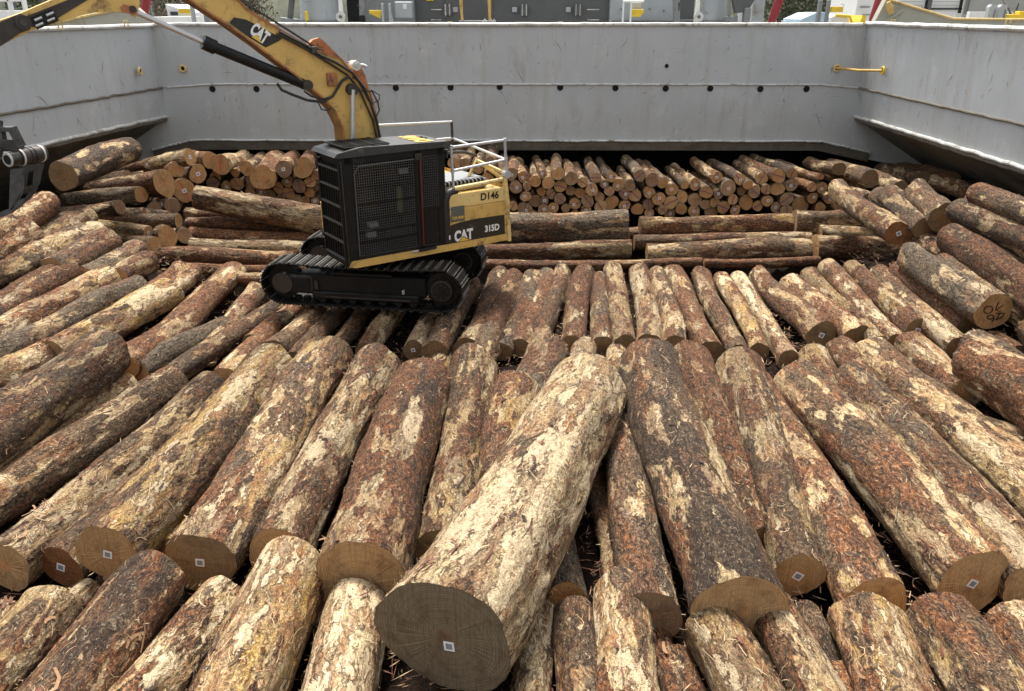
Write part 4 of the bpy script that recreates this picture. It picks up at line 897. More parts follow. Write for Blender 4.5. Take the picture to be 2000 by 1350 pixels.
def text_obj(s, parent, o, right, up, width, height, m, name="lettering", emb=.0):
    cu = bpy.data.curves.new("t", 'FONT'); cu.body = s; cu.offset = emb; cu.extrude = .02; cu.space_character = 1.0
    to = bpy.data.objects.new("t", cu); COL.objects.link(to); dg = bpy.context.evaluated_depsgraph_get(); dg.update()
    me = bpy.data.meshes.new_from_object(to.evaluated_get(dg)); COL.objects.unlink(to); bpy.data.objects.remove(to)
    vs = np.array([v.co[:] for v in me.vertices]); mn, mx = vs.min(0), vs.max(0); vs = (vs - mn) / (mx - mn)
    right = Vector(right).normalized(); up = Vector(up).normalized(); nr = right.cross(up)
    for v, q in zip(me.vertices, vs): v.co = Vector(o) + right * float(q[0]) * width + up * float(q[1]) * height + nr * (.003 + .003 * float(q[2]))
    me.materials.clear(); me.materials.append(m); me.name = name; me.update()
    return link(bpy.data.objects.new(name, me), parent)
def side_text(s, parent, pl, pr, hpx, yl, m, **k):
    a = Vector(L3(*pl, yl)); b_ = Vector(L3(*pr, yl)); r = (b_ - a); up = Vector((0, 1, 0)).cross(r.normalized()); up = -up if up.z < 0 else up
    h = hpx * (loc(pl[0], pl[1] - 10, yl)[1] - loc(pl[0], pl[1], yl)[1]) / 10 if abs(r.normalized().z) < .4 else hpx * .0088
    return text_obj(s, parent, a, r, up, r.length, h, m, **k)
def side_poly(parent, pts, y0, y1, m, name="decal"):
    mb = MB(); mb.prism([loc(u, v, y1) for u, v in pts], y0, y1, m); return mb.build(name, parent)
dp = side_poly(ex, [(872, 447), (883, 439.5), (901, 433.6), (930, 427.5), (985, 419.4), (987, 465.6), (877, 483.4), (872, 478.7)], 1.239, 1.247, M['decalblk'])
side_text("CAT", dp, (888, 473.5), (924, 466.5), 22, 1.247, M['decalwht'], emb=.05)
mb = MB(); mb.prism([loc(*p, 1.255) for p in ((893, 474), (905.5, 461), (919, 469))], 1.2535, 1.2555, M['decalblk']); mb.prism([loc(*p, 1.257) for p in ((895.5, 472.5), (905.5, 463), (917, 468.8))], 1.2555, 1.258, M['decalyel']); mb.build("decal_triangle", dp)
side_text("315D", dp, (947, 454), (975, 449), 13, 1.247, M['decalwht'], emb=.04)
gp = side_poly(ex, [(881.5, 404.6), (907, 401), (908, 431), (881.5, 434.8)], 1.239, 1.246, M['decalgry'])
side_text("QUBE", gp, (882.8, 430), (906.3, 427), 6.0, 1.246, M['decalyel'], emb=.015)
side_text("D146", ex, (939, 392), (974, 387), 14.5, 1.244, M['voidm'], emb=.02)
text_obj("D146", rfo, (-.50, 1.20, 3.072), (0, -1, 0), (1, 0, .02), .80, .36, M['decalyel'], emb=.05)
# boom
bt = [(466, 0), (480, 16), (545, 56), (615, 96), (665, 113), (688, 142), (722, 177), (736, 234), (743, 273)]
bb = [(365, 0), (443, 50), (500, 91), (579, 151), (589, 161), (626, 190), (652, 218), (667, 250), (670, 281)]
TL = [(4.15, 6.28), (3.7, 6.20)] + [loc(*p, .15) for p in bt] + [(.06, 1.45)]; BL = [(.62, 1.45)] + [loc(*p, .15) for p in bb[::-1]] + [(3.95, 5.98), (4.15, 5.95), (4.3, 6.1)]
mb = MB(); n = min(len(TL), len(BL))
mb.prism(TL + BL, -.17, .17, YL)
mb.tube([(x, 0, z) for x, z in TL[:-1]], .02, M['orange'], 4)
def flange(pts, off, m):
    for a, b_ in zip(pts[:-1], pts[1:]):
        a, b_ = Vector((a[0], 0, a[1])), Vector((b_[0], 0, b_[1])); d = (b_ - a).normalized(); nn = Vector((-d.z, 0, d.x)) * off
        mb.add([tuple(q + Vector((0, y, 0))) for y in (-.20, .20) for q in (a, b_, b_ + nn, a + nn)], [(0, 1, 2, 3), (7, 6, 5, 4), (0, 4, 5, 1), (1, 5, 6, 2), (2, 6, 7, 3), (3, 7, 4, 0)], m)
flange(TL[1:], .028, M['orange']); flange(BL[1:], .028, M['orange'])
boom = mb.build("boom", ex)
bd = side_poly(boom, [(448, 45), (457, 34), (480, 38), (551, 75), (544, 81), (519, 93), (486, 73)], .17, .176, M['decalblk'])
side_text("CAT", bd, (485.5, 64), (516, 88), 25, .176, M['decalwht'], emb=.05)
mb = MB(); mb.prism([loc(*p, .18) for p in ((491, 72), (503, 68), (511, 85))], .1825, .185, M['decalyel']); mb.build("decal_triangle", bd)
mb = MB(); mb.prism([loc(*p, .1) for p in ((600, 92), (613, 78), (625, 74), (634, 80), (668, 114), (640, 108))], -.06, .06, M['orange']); x, z = loc(627, 84, .1); mb.tube([(x, -.08, z), (x, .08, z)], .055, M['orange'], 14); mb.build("lifting_lug", boom, True)
mb = MB(); x, z = loc(648, 155, .2); mb.box((x - .09, .17, z - .11), (x + .09, .24, z + .11), M['orange'], None, .01); mb.build("bracket_box", boom)
mb = MB(); x, z = loc(692, 128, .1); mb.tube([(x, .02, z), (x, .2, z)], .085, M['rim'], 16); mb.tube([(x, .2, z), (x, .23, z)], .04, M['chrome'], 12)
mb.tube([(x, .1, z), (x - .16, .12, z + .0), (x - .22, .14, z - .03)], .03, M['chrome'], 8); mb.prism([loc(*p, .1) for p in ((684, 122), (700, 118), (716, 148), (724, 178), (712, 176), (700, 146))], -.05, .05, M['orange']); mb.build("head_linkage", boom, True)
mb = MB(); x, z = loc(688, 175, .25)
for sy in (-1, 1):
    mb.tube([(x, sy * .17, z), (x, sy * .30, z)], .10, M['brownsteel'], 18)
mb.build("boom_pin", boom, True)
for sy in (-1, 1):
    mb = MB(); p1 = (x, sy * .27, z); q = (.82, sy * .27, 1.25); mid = tuple(p1[k] + (q[k] - p1[k]) * .52 for k in range(3))
    mb.tube([p1, mid], .045, M['chrome'], 12); mb.tube([mid, q], .085, B_, 12); mb.build("lift_cylinder", ex, True)
mb = MB(); p0 = Vector(L3(262, 22, .12)); p3 = Vector(L3(598, 166, .12)); pa = Vector(L3(396, 82, .12)); pb = Vector(L3(420, 93, .12))
mb.tube([p0, pa], .042, M['chrome'], 12); mb.tube([pa, pb], .115, B_, 14); mb.tube([pb, p3], .09, B_, 14); mb.tube([p3 + Vector((0, -.12, 0)), p3 + Vector((0, .1, 0))], .09, M['brownsteel'], 14); mb.build("stick_cylinder", ex, True)
hs_ = [([(545, 62), (600, 90), (625, 108), (655, 122), (688, 142), (712, 172), (735, 232), (744, 276)], .022), ([(540, 66), (598, 96), (640, 122), (680, 148), (702, 176), (728, 235), (738, 280)], .02),
       ([(541, 163), (550, 176), (568, 184), (600, 196), (630, 200), (650, 188), (668, 158), (682, 150)], .024), ([(594, 178), (608, 188), (630, 194), (645, 190)], .018),
       ([(621, 200), (628, 214), (640, 216), (646, 210)], .012), ([(688, 150), (700, 158), (722, 200), (736, 240)], .013), ([(705, 178), (728, 178), (742, 186), (740, 196), (728, 202)], .011), ([(725, 175), (738, 200), (741, 215), (735, 228)], .014),
       ([(553, 72), (590, 92), (612, 100)], .016)]
for pts, r in hs_:
    mb = MB(); mb.tube([L3(u, v, .22) for u, v in pts], r, M['rubber'], 7); mb.build("hose", boom, True)
mb = MB(); x, z = loc(612, 98, .2); mb.box((x - .05, .15, z - .06), (x + .05, .26, z + .06), M['greysteel'], None, .01); mb.build("hose_clamp", boom)
mb = MB(); mb.tube([L3(466, -2, .1), L3(560, 57, .1), L3(640, 108, .1)], .02, M['brownsteel'], 6); mb.build("hose_pipe", boom, True)
# stick
sp_ = [(272, -6), (272, 16), (255, 26), (234, 23), (176, 25), (95, 50), (60, 60), (0, 90)]
S1 = [loc(*p, .14) for p in sp_]; S1 = [(3.72, 6.3), (3.62, 5.95)] + S1 + [(6.75, 4.30), (6.85, 4.5), (6.6, 4.68)] + [loc(*p, .14) for p in ((0, 40), (40, 26), (108, -3))] + [(4.45, 5.95), (4.25, 6.35)]
mb = MB(); mb.prism(S1, -.14, .14, YL); stick = mb.build("stick", ex)
mb = MB(); mb.prism([loc(*p, .15) for p in ((58, 52), (48, 33), (92, 16), (140, -3), (176, -3), (112, 36), (76, 54))], .14, .152, M['brownsteel'])
x, z = loc(87, 38, .16); mb.box((x - .16, .152, z - .08), (x + .16, .17, z + .09), B_, Matrix.Translation((x, 0, z)) @ Matrix.Rotation(.38, 4, 'Y') @ Matrix.Translation((-x, 0, -z)))
for dx in (-.08, .08):
    for dz in (-.035, .04): mb.tube([(x + dx - .05, .175, z - dx * .4 + dz + .02), (x + dx + .05, .175, z - dx * .4 + dz - .02)], .018, M['chrome'], 6)
mb.build("wear_plate", stick)
mb = MB(); mb.prism([loc(*p, .16) for p in ((-2, 44), (38, 27), (52, 32), (62, 48), (58, 58), (40, 64), (0, 91))], -.2, .19, M['brownsteel']); x, z = loc(45, 44, .2); mb.tube([(x, .19, z), (x, .24, z)], .10, M['brownsteel'], 18); mb.tube([(x, .24, z), (x, .26, z)], .05, M['greysteel'], 14)
mb.build("link_plate", stick, True)
mb = MB(); mb.prism([loc(*p, .15) for p in ((235, 14), (242, 9), (262, 14), (270, 22), (262, 30), (240, 24))], .14, .17, M['orange']); x, z = loc(259, 18, .17); mb.tube([(x, .1, z), (x, .2, z)], .05, M['brownsteel'], 12); mb.tube([L3(262, 28, .1), L3(260, 34, .1)], .03, M['yellow_pale'], 8); mb.build("cylinder_lug", stick, True)
# grapple hanging off the stick: a thing carried by the machine, in its own oblique frame
gp0 = at_d(18, 311, 11.35)
gr = empty("grapple", gp0, 0, "dark steel log grapple with a curved slotted jaw hanging at the left edge", "grapple")
GS = M['greysteel']
def gdep(u): return 11.35 + max(0.0, (u - 30)) * .009
def gplate(mb, pts, th=.07, m=None, mir=None):
    f_ = [np.array(at_d(u, v, gdep(u))) - np.array(gp0) for u, v in pts]
    if mir is not None: f_ = [np.array([mir - q[0], q[1], q[2]]) for q in f_][::-1]
    dv_ = np.array([.25, .95, .1]) * th; b2 = [q + dv_ for q in f_]; n_ = len(f_)
    mb.add([tuple(q) for q in f_ + b2], [tuple(range(n_)), tuple(range(2 * n_ - 1, n_ - 1, -1))] + [(k, k + n_, (k + 1) % n_ + n_, (k + 1) % n_) for k in range(n_)], m or GS)
for mir in (None, -1.9):
    mb = MB()
    for pts, th in (([(45, 312), (81, 298), (80, 330), (45, 340)], .06), ([(66, 330), (79, 328), (72, 362), (63, 366)], .06), ([(42, 368), (71, 360), (66, 375), (40, 381)], .06), ([(44, 336), (50, 335), (46, 370), (42, 371)], .06),
                    ([(58, 374), (67, 371), (53, 392), (46, 390)], .06), ([(36, 391), (54, 388), (38, 404), (22, 416), (16, 413)], .06), ([(22, 417), (16, 409), (2, 414), (-10, 424), (0, 426)], .05),
                    ([(20, 332), (45, 328), (43, 350), (41, 371), (35, 390), (17, 413), (18, 388)], .05)):
        gplate(mb, pts, th, None, mir)
    a_, b_ = [np.array(at_d(u, v, gdep(u) - .03)) - np.array(gp0) for u, v in ((16, 312), (84, 299))]
    if mir is not None: a_, b_ = [np.array([mir - q[0], q[1], q[2]]) for q in (a_, b_)]
    c1 = a_ + (b_ - a_) * .28; mb.tube([tuple(a_), tuple(c1)], .10, GS, 20); mb.tube([tuple(c1), tuple(b_)], .115, M['brownsteel'], 20)
    dd_ = (b_ - a_) / np.linalg.norm(b_ - a_); mb.tube([tuple(a_ - dd_ * .012), tuple(a_)], .102, M['rim'], 20); mb.tube([tuple(a_ - dd_ * .02), tuple(a_ - dd_ * .01)], .068, M['voidm'], 18)
    for t_ in (.3, .55, .66, .88): q = a_ + (b_ - a_) * t_; mb.tube([tuple(q), tuple(q + dd_ * .025)], .125, M['rim'] if t_ in (.3, .88) else GS, 20)
    mb.build("tine", gr, True)
mb = MB()
gplate(mb, [(-170, 249), (22, 249), (41, 287), (33, 289), (17, 258), (-170, 258)], .10); gplate(mb, [(-170, 275), (28, 273), (38, 290), (36, 296), (-170, 298)], .10); gplate(mb, [(-8, 256), (2, 256), (6, 277), (-8, 277)], .08); gplate(mb, [(-60, 256), (-50, 256), (-50, 277), (-60, 277)], .08)
rc = np.array(at_d(-65, 249, 11.4)) - np.array(gp0); mb.tube([tuple(rc), tuple(rc + np.array([0, 0, .22]))], .17, M['brownsteel'], 20); mb.build("grapple_head", gr)
tipw = Matrix.Translation(EC) @ Matrix.Rotation(EA, 4, 'Z') @ Vector((6.7, 0, 4.42)); tl_ = tipw - Vector([float(q) for q in gp0])
mb = MB(); mb.tube([tuple(rc + np.array([0, 0, .2])), tuple(tl_)], .07, M['brownsteel'], 10); mb.build("hanger_link", gr, True)
mb = MB(); mb.tube([tuple(rc + np.array([.1, 0, .1])), tuple(rc + np.array([.25, 0, .5])), tuple(tl_ + Vector((.1, 0, .05)))], .018, M['rubber'], 6); mb.build("hose", gr, True)
mb = MB(); pa_ = np.array(at_d(2, 300, 11.3)) - np.array(gp0); mb.tube([tuple(pa_), tuple(pa_ + np.array([-.9, 0, .05]))], .055, M['brownsteel'], 10); mb.tube([tuple(np.array(at_d(1, 236, 11.4)) - np.array(gp0)), tuple(np.array(at_d(0, 250, 11.4)) - np.array(gp0))], .035, GS, 8); mb.build("tine_cylinder", gr, True)
# ------------------------------------------------------------ things on the deck beyond the rim (only their lower parts show)
def bx(mb, u0, v0, u1, v1, Y, th, m, T=None, bev=.01):
    a = at_y(u0, v1, Y); b_ = at_y(u1, v0, Y); mb.box((min(a[0], b_[0]), Y, min(a[2], b_[2])), (max(a[0], b_[0]), Y + th, max(a[2], b_[2])), m, None, bev); return mb
def down(mb, u0, v0, u1, Y, th, m, bev=.01):
    a = at_y(u0, v0, Y); b_ = at_y(u1, v0, Y); mb.box((a[0], Y, 3.9), (b_[0], Y + th, a[2]), m, None, bev); return mb
def P(u, v, Y): return tuple(at_y(u, v, Y))
def bgthing(name, label, cat, parts, group=None):
    r = empty(name, (0, 0, 0), 0, label, cat, group)
    for nm, mb in parts:
        for q in (mb if isinstance(mb, list) else [mb]): q.build(nm, r)
    cs = [Vector(v.co) for ch in r.children for v in ch.data.vertices]; c = Vector((sum(p.x for p in cs) / len(cs), sum(p.y for p in cs) / len(cs), min(p.z for p in cs)))
    r.location = c
    for ch in r.children:
        for v in ch.data.vertices: v.co -= c
    return r
# dark deckhouse in the middle
a = MB(); down(a, 806, -60, 1194, 29.5, 4, M['dkgrey']); d1 = MB(); down(d1, 868, -60, 962, 29.44, .06, M['dkgrey']); d2 = MB()
for u0, u1 in ((842, 862), (1147, 1170)):
    for v in (19, 39): p = P(u0, v, 29.38); q = P(u1, v, 29.38); d2.tube([p, q], .018, M['rim'], 6)
d3 = MB()
for u in (866, 1016, 1121): bx(d3, u, 12, u + 16, 30, 29.32, .16, M['dkgrey']); bx(d3, u + 3, 8, u + 5, 32, 29.29, .03, M['rim']); bx(d3, u + 11, 8, u + 13, 32, 29.29, .03, M['rim'])
d4 = []
for u in (884, 1000, 1105): bx(d4.append(MB()) or d4[-1], u, 14, u + 10, 24, 29.4, .05, M['ltgrey'])
d5 = MB(); bx(d5, 832, -12, 846, 2, 29.42, .04, M['yellow_bright'])
bgthing("deckhouse", "long dark grey steel deckhouse with junction boxes behind the rim", "deckhouse", [("wall", a), ("wall_panel", d1), ("rung", d2), ("junction_box", d3), ("switch_plate", d4), ("notice", d5)])
a = []
for u, u2 in ((896, 903), (953, 957)): a.append(MB()); a[-1].tube([P(u, -40, 28.6), P(u2, 42, 28.6)], .045, M['yellow']); a[-1].tube([P(u + 5, -40, 28.7), P(u2, 42, 28.65)], .03, M['yellow'])
b_ = MB(); bx(b_, 896, 40, 960, 47, 28.5, .5, M['midgrey']); c_ = MB()
for u in (944, 956, 962): c_.tube([P(u, 44, 28.4), P(u + 3, 38, 28.4), P(u + 6, 45, 28.4)], .035, M['rim'])
bgthing("yellow_frame_stand", "tall yellow pipe frame on a grey base before the dark deckhouse", "frame", [("pipe_frame", a), ("base", b_), ("shackle", c_)])
def drum(u0, u1, vt, name_lab, Y=28.5, m=None):
    x0, x1 = P(u0, 20, Y)[0], P(u1, 20, Y)[0]; r = (x1 - x0) / 2; xm = (x0 + x1) / 2; a = MB(); a.tube([(xm, Y + r, 3.9), (xm, Y + r, 4.9), (xm, Y + r, 5.35), (xm, Y + r, 6.6)], [r, r, r * .96, r * .9], m or M['ltgrey'], 40)
    b_ = MB(); b_.tube([(xm, Y + r, 5.16), (xm, Y + r, 5.2)], r * 1.03, M['midgrey'], 40)
    return a, b_
a, b_ = drum(574, 660, 0, ""); c_ = MB(); bx(c_, 596, 22, 601, 40, 28.3, .08, M['yellow_bright']); c_.tube([P(598, 22, 28.34), P(598, 46, 28.34)], .02, M['yellow_bright']); d1 = MB(); d1.tube([P(572, -20, 28.2), P(566, 40, 28.2)], .10, M['dkgrey']); d1.tube([P(566, 36, 28.2), P(566, 55, 28.2)], .32, M['midgrey'], 18)
for o_ in (a, c_, d1): pass
bgthing("crane_pedestal", "light grey round pedestal with a yellow lever, left of the deckhouse", "pedestal", [("drum", a), ("band", b_), ("lever", c_), ("leaning_post", d1)])
a, b_ = drum(1374, 1425, 0, ""); d1 = MB(); d1.tube([P(1424, -10, 28.1), P(1424, 40, 28.1)], .05, M['midgrey']); d1.tube([P(1426, 32, 28.1), P(1426, 60, 28.1)], .24, M['midgrey'], 16); c_ = MB(); c_.prism([(P(1430, 0, 28.0)[0], P(1430, -8, 28)[2]), (P(1478, 0, 28.0)[0], P(1478, -8, 28)[2]), (P(1462, 0, 28.0)[0], P(1462, 24, 28)[2]), (P(1440, 0, 28.0)[0], P(1440, 26, 28)[2])], 28.0, 28.3, M['dkgrey'])
e_ = MB(); bx(e_, 1452, 15, 1468, 50, 27.9, .3, M['midgrey'], None, .03); f_ = MB(); bx(f_, 1432, 12, 1437, 38, 28.3, .05, M['yellow_bright'])
bgthing("crane_pedestal", "light grey round pedestal right of the deckhouse, dark bracket beside it", "pedestal", [("drum", a), ("band", b_), ("leaning_post", d1), ("bracket", c_), ("block", e_), ("lever", f_)])
for u, lab in ((664, "white cable sheave in a narrow frame left of the deckhouse"), (1364, "white cable sheave in a narrow frame right of the deckhouse")):
    a = MB(); a.prism([(P(u - 7, 0, 27.6)[0], 3.9), (P(u + 7, 0, 27.6)[0], 3.9), (P(u + 3, 0, 27.6)[0], 5.95), (P(u - 3, 0, 27.6)[0], 5.95)], 27.6, 27.7, M['white']); b_ = MB(); p = P(u + 1, 33, 27.5); b_.tube([p, (p[0], 27.58, p[2])], .15, M['rim'], 18); b_.tube([(p[0], 27.47, p[2]), p], .05, M['dkgrey'], 10)
    bgthing("cable_sheave", lab, "sheave", [("frame", a), ("wheel", b_)])
a = MB(); down(a, 672, -60, 700, 29.0, 1, M['voidm']); down(a, 700, -60, 806, 29.2, 3, M['midgrey']); b_ = MB(); b_.tube([P(706, -10, 28.2), P(708, 50, 28.2)], .09, M['midgrey']); bx(b_, 698, 10, 706, 20, 28.2, .12, B_)
b2 = MB(); bx(b2, 702, 30, 712, 46, 28.0, .1, B_); c_ = MB(); bx(c_, 721, 20, 744, 27, 28.1, .3, M['yellow_bright']); c_.prism([(P(721, 0, 28.1)[0], P(721, 27, 28.1)[2]), (P(742, 0, 28.1)[0], P(742, 27, 28.1)[2]), (P(740, 0, 28.1)[0], P(740, 36, 28.1)[2])], 28.1, 28.35, M['yellow_bright'])
d1 = MB(); down(d1, 744, 7, 748, 27.9, .2, M['ltgrey']); down(d1, 758, 7, 762, 27.9, .2, M['ltgrey']); d1.prism([(P(762, 0, 27.9)[0], P(762, 22, 27.9)[2]), (P(778, 0, 27.9)[0], 3.9), (P(762, 0, 27.9)[0], 3.9)], 27.9, 28.0, M['ltgrey'])
e_ = MB(); bx(e_, 772, 3, 804, 36, 28.3, .4, M['ltgrey'], None, .03); f_ = MB(); bx(f_, 787, 8, 794, 18, 28.28, .02, M['white'])
bgthing("winch_station", "grey equipment wall with yellow tray, two posts and a junction cabinet", "deck equipment", [("wall", a), ("post", b_), ("latch", b2), ("yellow_tray", c_), ("bracket_post", d1), ("cabinet", e_), ("white_label", f_)])
a = MB(); down(a, 1195, -60, 1322, 29.2, 3, M['ltgrey']); down(a, 1322, -60, 1362, 29.3, 1, M['dkgrey']); b_ = MB(); b_.tube([P(1321, -10, 28.2), P(1321, 50, 28.2)], .12, M['midgrey']); bx(b_, 1318, 5, 1328, 22, 28.1, .1, B_)
c_ = MB(); bx(c_, 1234, 18, 1258, 26, 28.0, .3, M['yellow_bright']); c_.prism([(P(1235, 0, 28.0)[0], P(1235, 26, 28.0)[2]), (P(1258, 0, 28.0)[0], P(1258, 26, 28.0)[2]), (P(1252, 0, 28.0)[0], P(1252, 33, 28.0)[2]), (P(1236, 0, 28.0)[0], P(1236, 33, 28.0)[2])], 28.0, 28.28, M['yellow_bright'])
d1 = MB(); down(d1, 1217, 2, 1220, 27.9, .1, M['white']); down(d1, 1232, 4, 1235, 27.9, .1, M['white']); d1.tube([P(1217, 3, 27.9), P(1258, 3, 27.9)], .03, M['white']); e_ = [bx(MB(), 1234, 5, 1254, 16, 28.3, .2, M['ltgrey'])]; fit = [MB() for q in range(4)]
for q in range(4): bx(fit[q], 1212 + q * 28, 16 + (q % 2) * 3, 1215 + q * 28, 20 + (q % 2) * 3, 29.1, .1, M['midgrey'])
f_ = MB(); f_.tube([P(1195, 40, 28.9), P(1370, 40, 28.9)], .03, M['midgrey']); f_.tube([P(1195, 43.5, 28.9), P(1370, 43.5, 28.9)], .03, M['dkgrey'])
bgthing("winch_station", "light grey wall with a white framed yellow tray right of the deckhouse", "deck equipment", [("wall", a), ("post", b_), ("yellow_tray", c_), ("white_frame", d1), ("cabinet", e_), ("wall_fitting", fit), ("rail", f_)])
a = MB(); down(a, 1479, -60, 1502, 29.4, 2, M['ltgrey']); bgthing("ventilator_box", "light grey ventilator box at the right end of the round pedestals", "ventilator", [("box", a)])
# small pad eyes on the rim
for u, v, Y, m in ((879, 44, 25.6, 'yellow_pale'), (1095, 44, 25.6, 'yellow_pale'), (1530, 42, 25.6, 'white'), (117, 45, 20.5, 'yellow_pale'), (246, 42, 23.5, 'yellow_pale'), (1744, 40, 24.4, 'yellow_pale'), (1969, 42, 18.5, 'yellow_pale')):
    mb = MB(); p = Vector(P(u, v + 3, Y)); mb.tube([p + Vector((-.05, 0, -.12)), p + Vector((-.05, 0, .06)), p + Vector((.05, 0, .06)), p + Vector((.05, 0, -.12))], .018, M[m], 6)
    o = mb.build("rim_cleat"); tag(o, {117: "pale yellow cleat on the left rim nearest the stick", 246: "pale yellow cleat on the left rim near the corner", 879: "pale yellow cleat on the back rim before the yellow frame", 1095: "pale yellow cleat on the back rim at the right part of the deckhouse", 1530: "white cleat on the back rim near the red brackets", 1744: "pale yellow cleat on the right rim by the sloping plate", 1969: "pale yellow cleat on the right rim at the photo edge"}[u], "cleat")
# sloping beige hatch end plates, left and right
a = MB(); a.prism([(P(84, 0, 27)[0], 3.9), (P(84, 52, 27)[0], P(84, 50, 27)[2]), (P(262, 0, 27)[0], P(262, 12, 27)[2]), (P(296, 0, 27)[0], P(296, 46, 27)[2]), (P(296, 0, 27)[0], 3.9)], 27, 27.2, M['beige']); b_ = MB(); b_.tube([P(84, 49, 26.95), P(262, 12, 26.95)], .04, M['yellow_pale'])
bgthing("hatch_cover", "beige sloping hatch plate with a pale edge under the loader stick", "hatch cover", [("plate", a), ("edge_bar", b_)])
a = MB(); a.prism([(P(1708, 0, 26.5)[0], 3.9), (P(1708, 45, 26.5)[0], P(1708, 44, 26.5)[2]), (P(1732, 0, 26.5)[0], P(1732, -4, 26.5)[2]), (P(1862, 0, 26.5)[0], P(1862, 38, 26.5)[2]), (P(2080, 0, 26.5)[0], P(2080, 40, 26.5)[2]), (P(2080, 0, 26.5)[0], 3.9)], 26.5, 26.8, M['beige'])
b_ = MB(); b_.tube([P(1732, -2, 26.45), P(1862, 37, 26.45), P(2080, 39, 26.45)], .035, M['yellow_pale']); c_ = MB(); c_.tube([P(1728, 44, 26.4), P(1765, 20, 26.4)], .03, M['beige']); e_ = MB(); e_.tube([P(1735, 4, 26.3), P(1738, 16, 26.3), P(1740, 27, 26.3)], [.06, .1, .07], M['yellow'], 8); e_.tube([P(1738, 26, 26.3), P(1743, 24, 26.3), P(1744, 10, 26.3)], .035, M['yellow'], 6)
bgthing("hatch_cover", "beige sloping hatch plate with a yellow hook at the right rim", "hatch cover", [("plate", a), ("edge_bar", b_), ("gusset", c_), ("hook", e_)])
for (ua, ub, lab) in (((287, -10), (281, 30), "dark red slanting post behind the stick, left"), ((1526, -12), (1510, 34), "dark red slanting post with white gusset behind the back rim"), ((1722, -10), (1706, 36), "dark red slanting post by the sloping plate, right")):
    a = MB(); a.tube([P(ua[0], ua[1], 27.8), P(*ub, 27.8), P(ub[0] - 8, 60, 27.8)], [.16, .13, .1], M['redp'], 10); b_ = MB(); b_.prism([(P(ub[0] - 4, 0, 28)[0], 3.9), (P(ub[0] + 10, 0, 28)[0], P(10, 12, 28)[2]), (P(ub[0] + 16, 0, 28)[0], 3.9)], 28, 28.1, M['white'] if ub[0] != 281 else M['midgrey'])
    bgthing("crane_strut", lab, "strut", [("post", a), ("gusset", b_)])
# small boats, sheds and fences beyond
a = MB(); down(a, 1602, 0, 1608, 28.2, .2, M['midgrey']); down(a, 1619, 0, 1624, 28.2, .2, M['midgrey']); b_ = MB(); bx(b_, 1624, 13, 1648, 24, 28.2, .3, M['yellow_bright']); c_ = MB(); c_.tube([P(1640, 10, 28.2), P(1643, 6, 28.2), P(1648, 9, 28.2), P(1646, 16, 28.2)], .02, M['white'])
bgthing("post_stand", "two grey posts carrying a yellow tray at the right of the back rim", "post", [("post", a), ("yellow_tray", b_), ("wire_loop", c_)])
a = MB(); a.prism([(P(1568, 0, 30)[0], 3.9), (P(1570, 0, 30)[0], P(1570, 38, 30)[2]), (P(1598, 0, 30)[0], P(1598, 25, 30)[2]), (P(1616, 0, 30)[0], P(1616, 24, 30)[2]), (P(1618, 0, 30)[0], 3.9)], 30, 32, M['bluep']); bgthing("covered_boat", "pale blue covered boat behind the two grey posts", "boat", [("cover", a)])
a = MB(); a.prism([(P(1624, 0, 30)[0], 3.9), (P(1628, 0, 30)[0], P(1628, 34, 30)[2]), (P(1642, 0, 30)[0], P(1642, 28, 30)[2]), (P(1664, 0, 30)[0], P(1664, 36, 30)[2]), (P(1668, 0, 30)[0], 3.9)], 30, 31.5, M['white']); b_ = MB(); b_.tube([P(1632, 30, 29.9), P(1660, 32, 29.9), P(1664, 46, 29.9)], .05, M['yellow_bright']); c_ = MB(); c_.prism([(P(1668, 0, 29.8)[0], 3.9), (P(1690, 0, 29.8)[0], P(1690, 30, 29.8)[2]), (P(1697, 0, 29.8)[0], P(1697, 31, 29.8)[2]), (P(1694, 0, 29.8)[0], 3.9)], 29.8, 31, M['yellow_bright'])
bgthing("small_boat", "white and yellow small boat behind the right back rim", "boat", [("hull", a), ("rail", b_), ("bow", c_)])
a = MB(); down(a, 1678, -20, 1712, 34, 3, M['white']); b_ = MB(); bx(b_, 1680, 12, 1700, 15, 33.9, .05, M['midgrey']); bx(b_, 1684, 28, 1706, 30, 33.9, .05, M['midgrey']); bgthing("white_container", "white container block behind the red post at the right", "container", [("box", a), ("seam", b_)])
for u0, u1, lab in ((1742, 1812, "white slatted fence panel in black frame, left one of two at the right"), (1820, 1880, "white slatted fence panel in black frame, right one of two at the right")):
    a = MB(); down(a, u0, -30, u1, 45, .2, M['white']); b_ = MB(); bx(b_, u0 - 2, -30, u0 + 1, 20, 44.9, .1, M['dkgrey']); bx(b_, u1 - 3, -30, u1 + 3, 26, 44.9, .1, B_); bx(b_, u0, 16, u1, 19, 44.9, .1, B_)
    for v in (3, 10): bx(b_, u0, v, u1, v + .6, 44.9, .05, M['midgrey'])
    bgthing("panel_fence", lab, "fence", [("panel", a), ("frame", b_)], "white panels beyond the right rim")
a = MB(); down(a, 1893, -40, 2120, 60, 8, M['concrete']); b_ = MB(); bx(b_, 1890, -20, 1896, 28, 59.5, .3, M['dkgrey']); down(b_, 1895, 23, 2000, 58, .4, M['white']); bgthing("grey_building", "grey rendered building with a white low wall at the far right", "building", [("wall", a), ("low_wall", b_)])
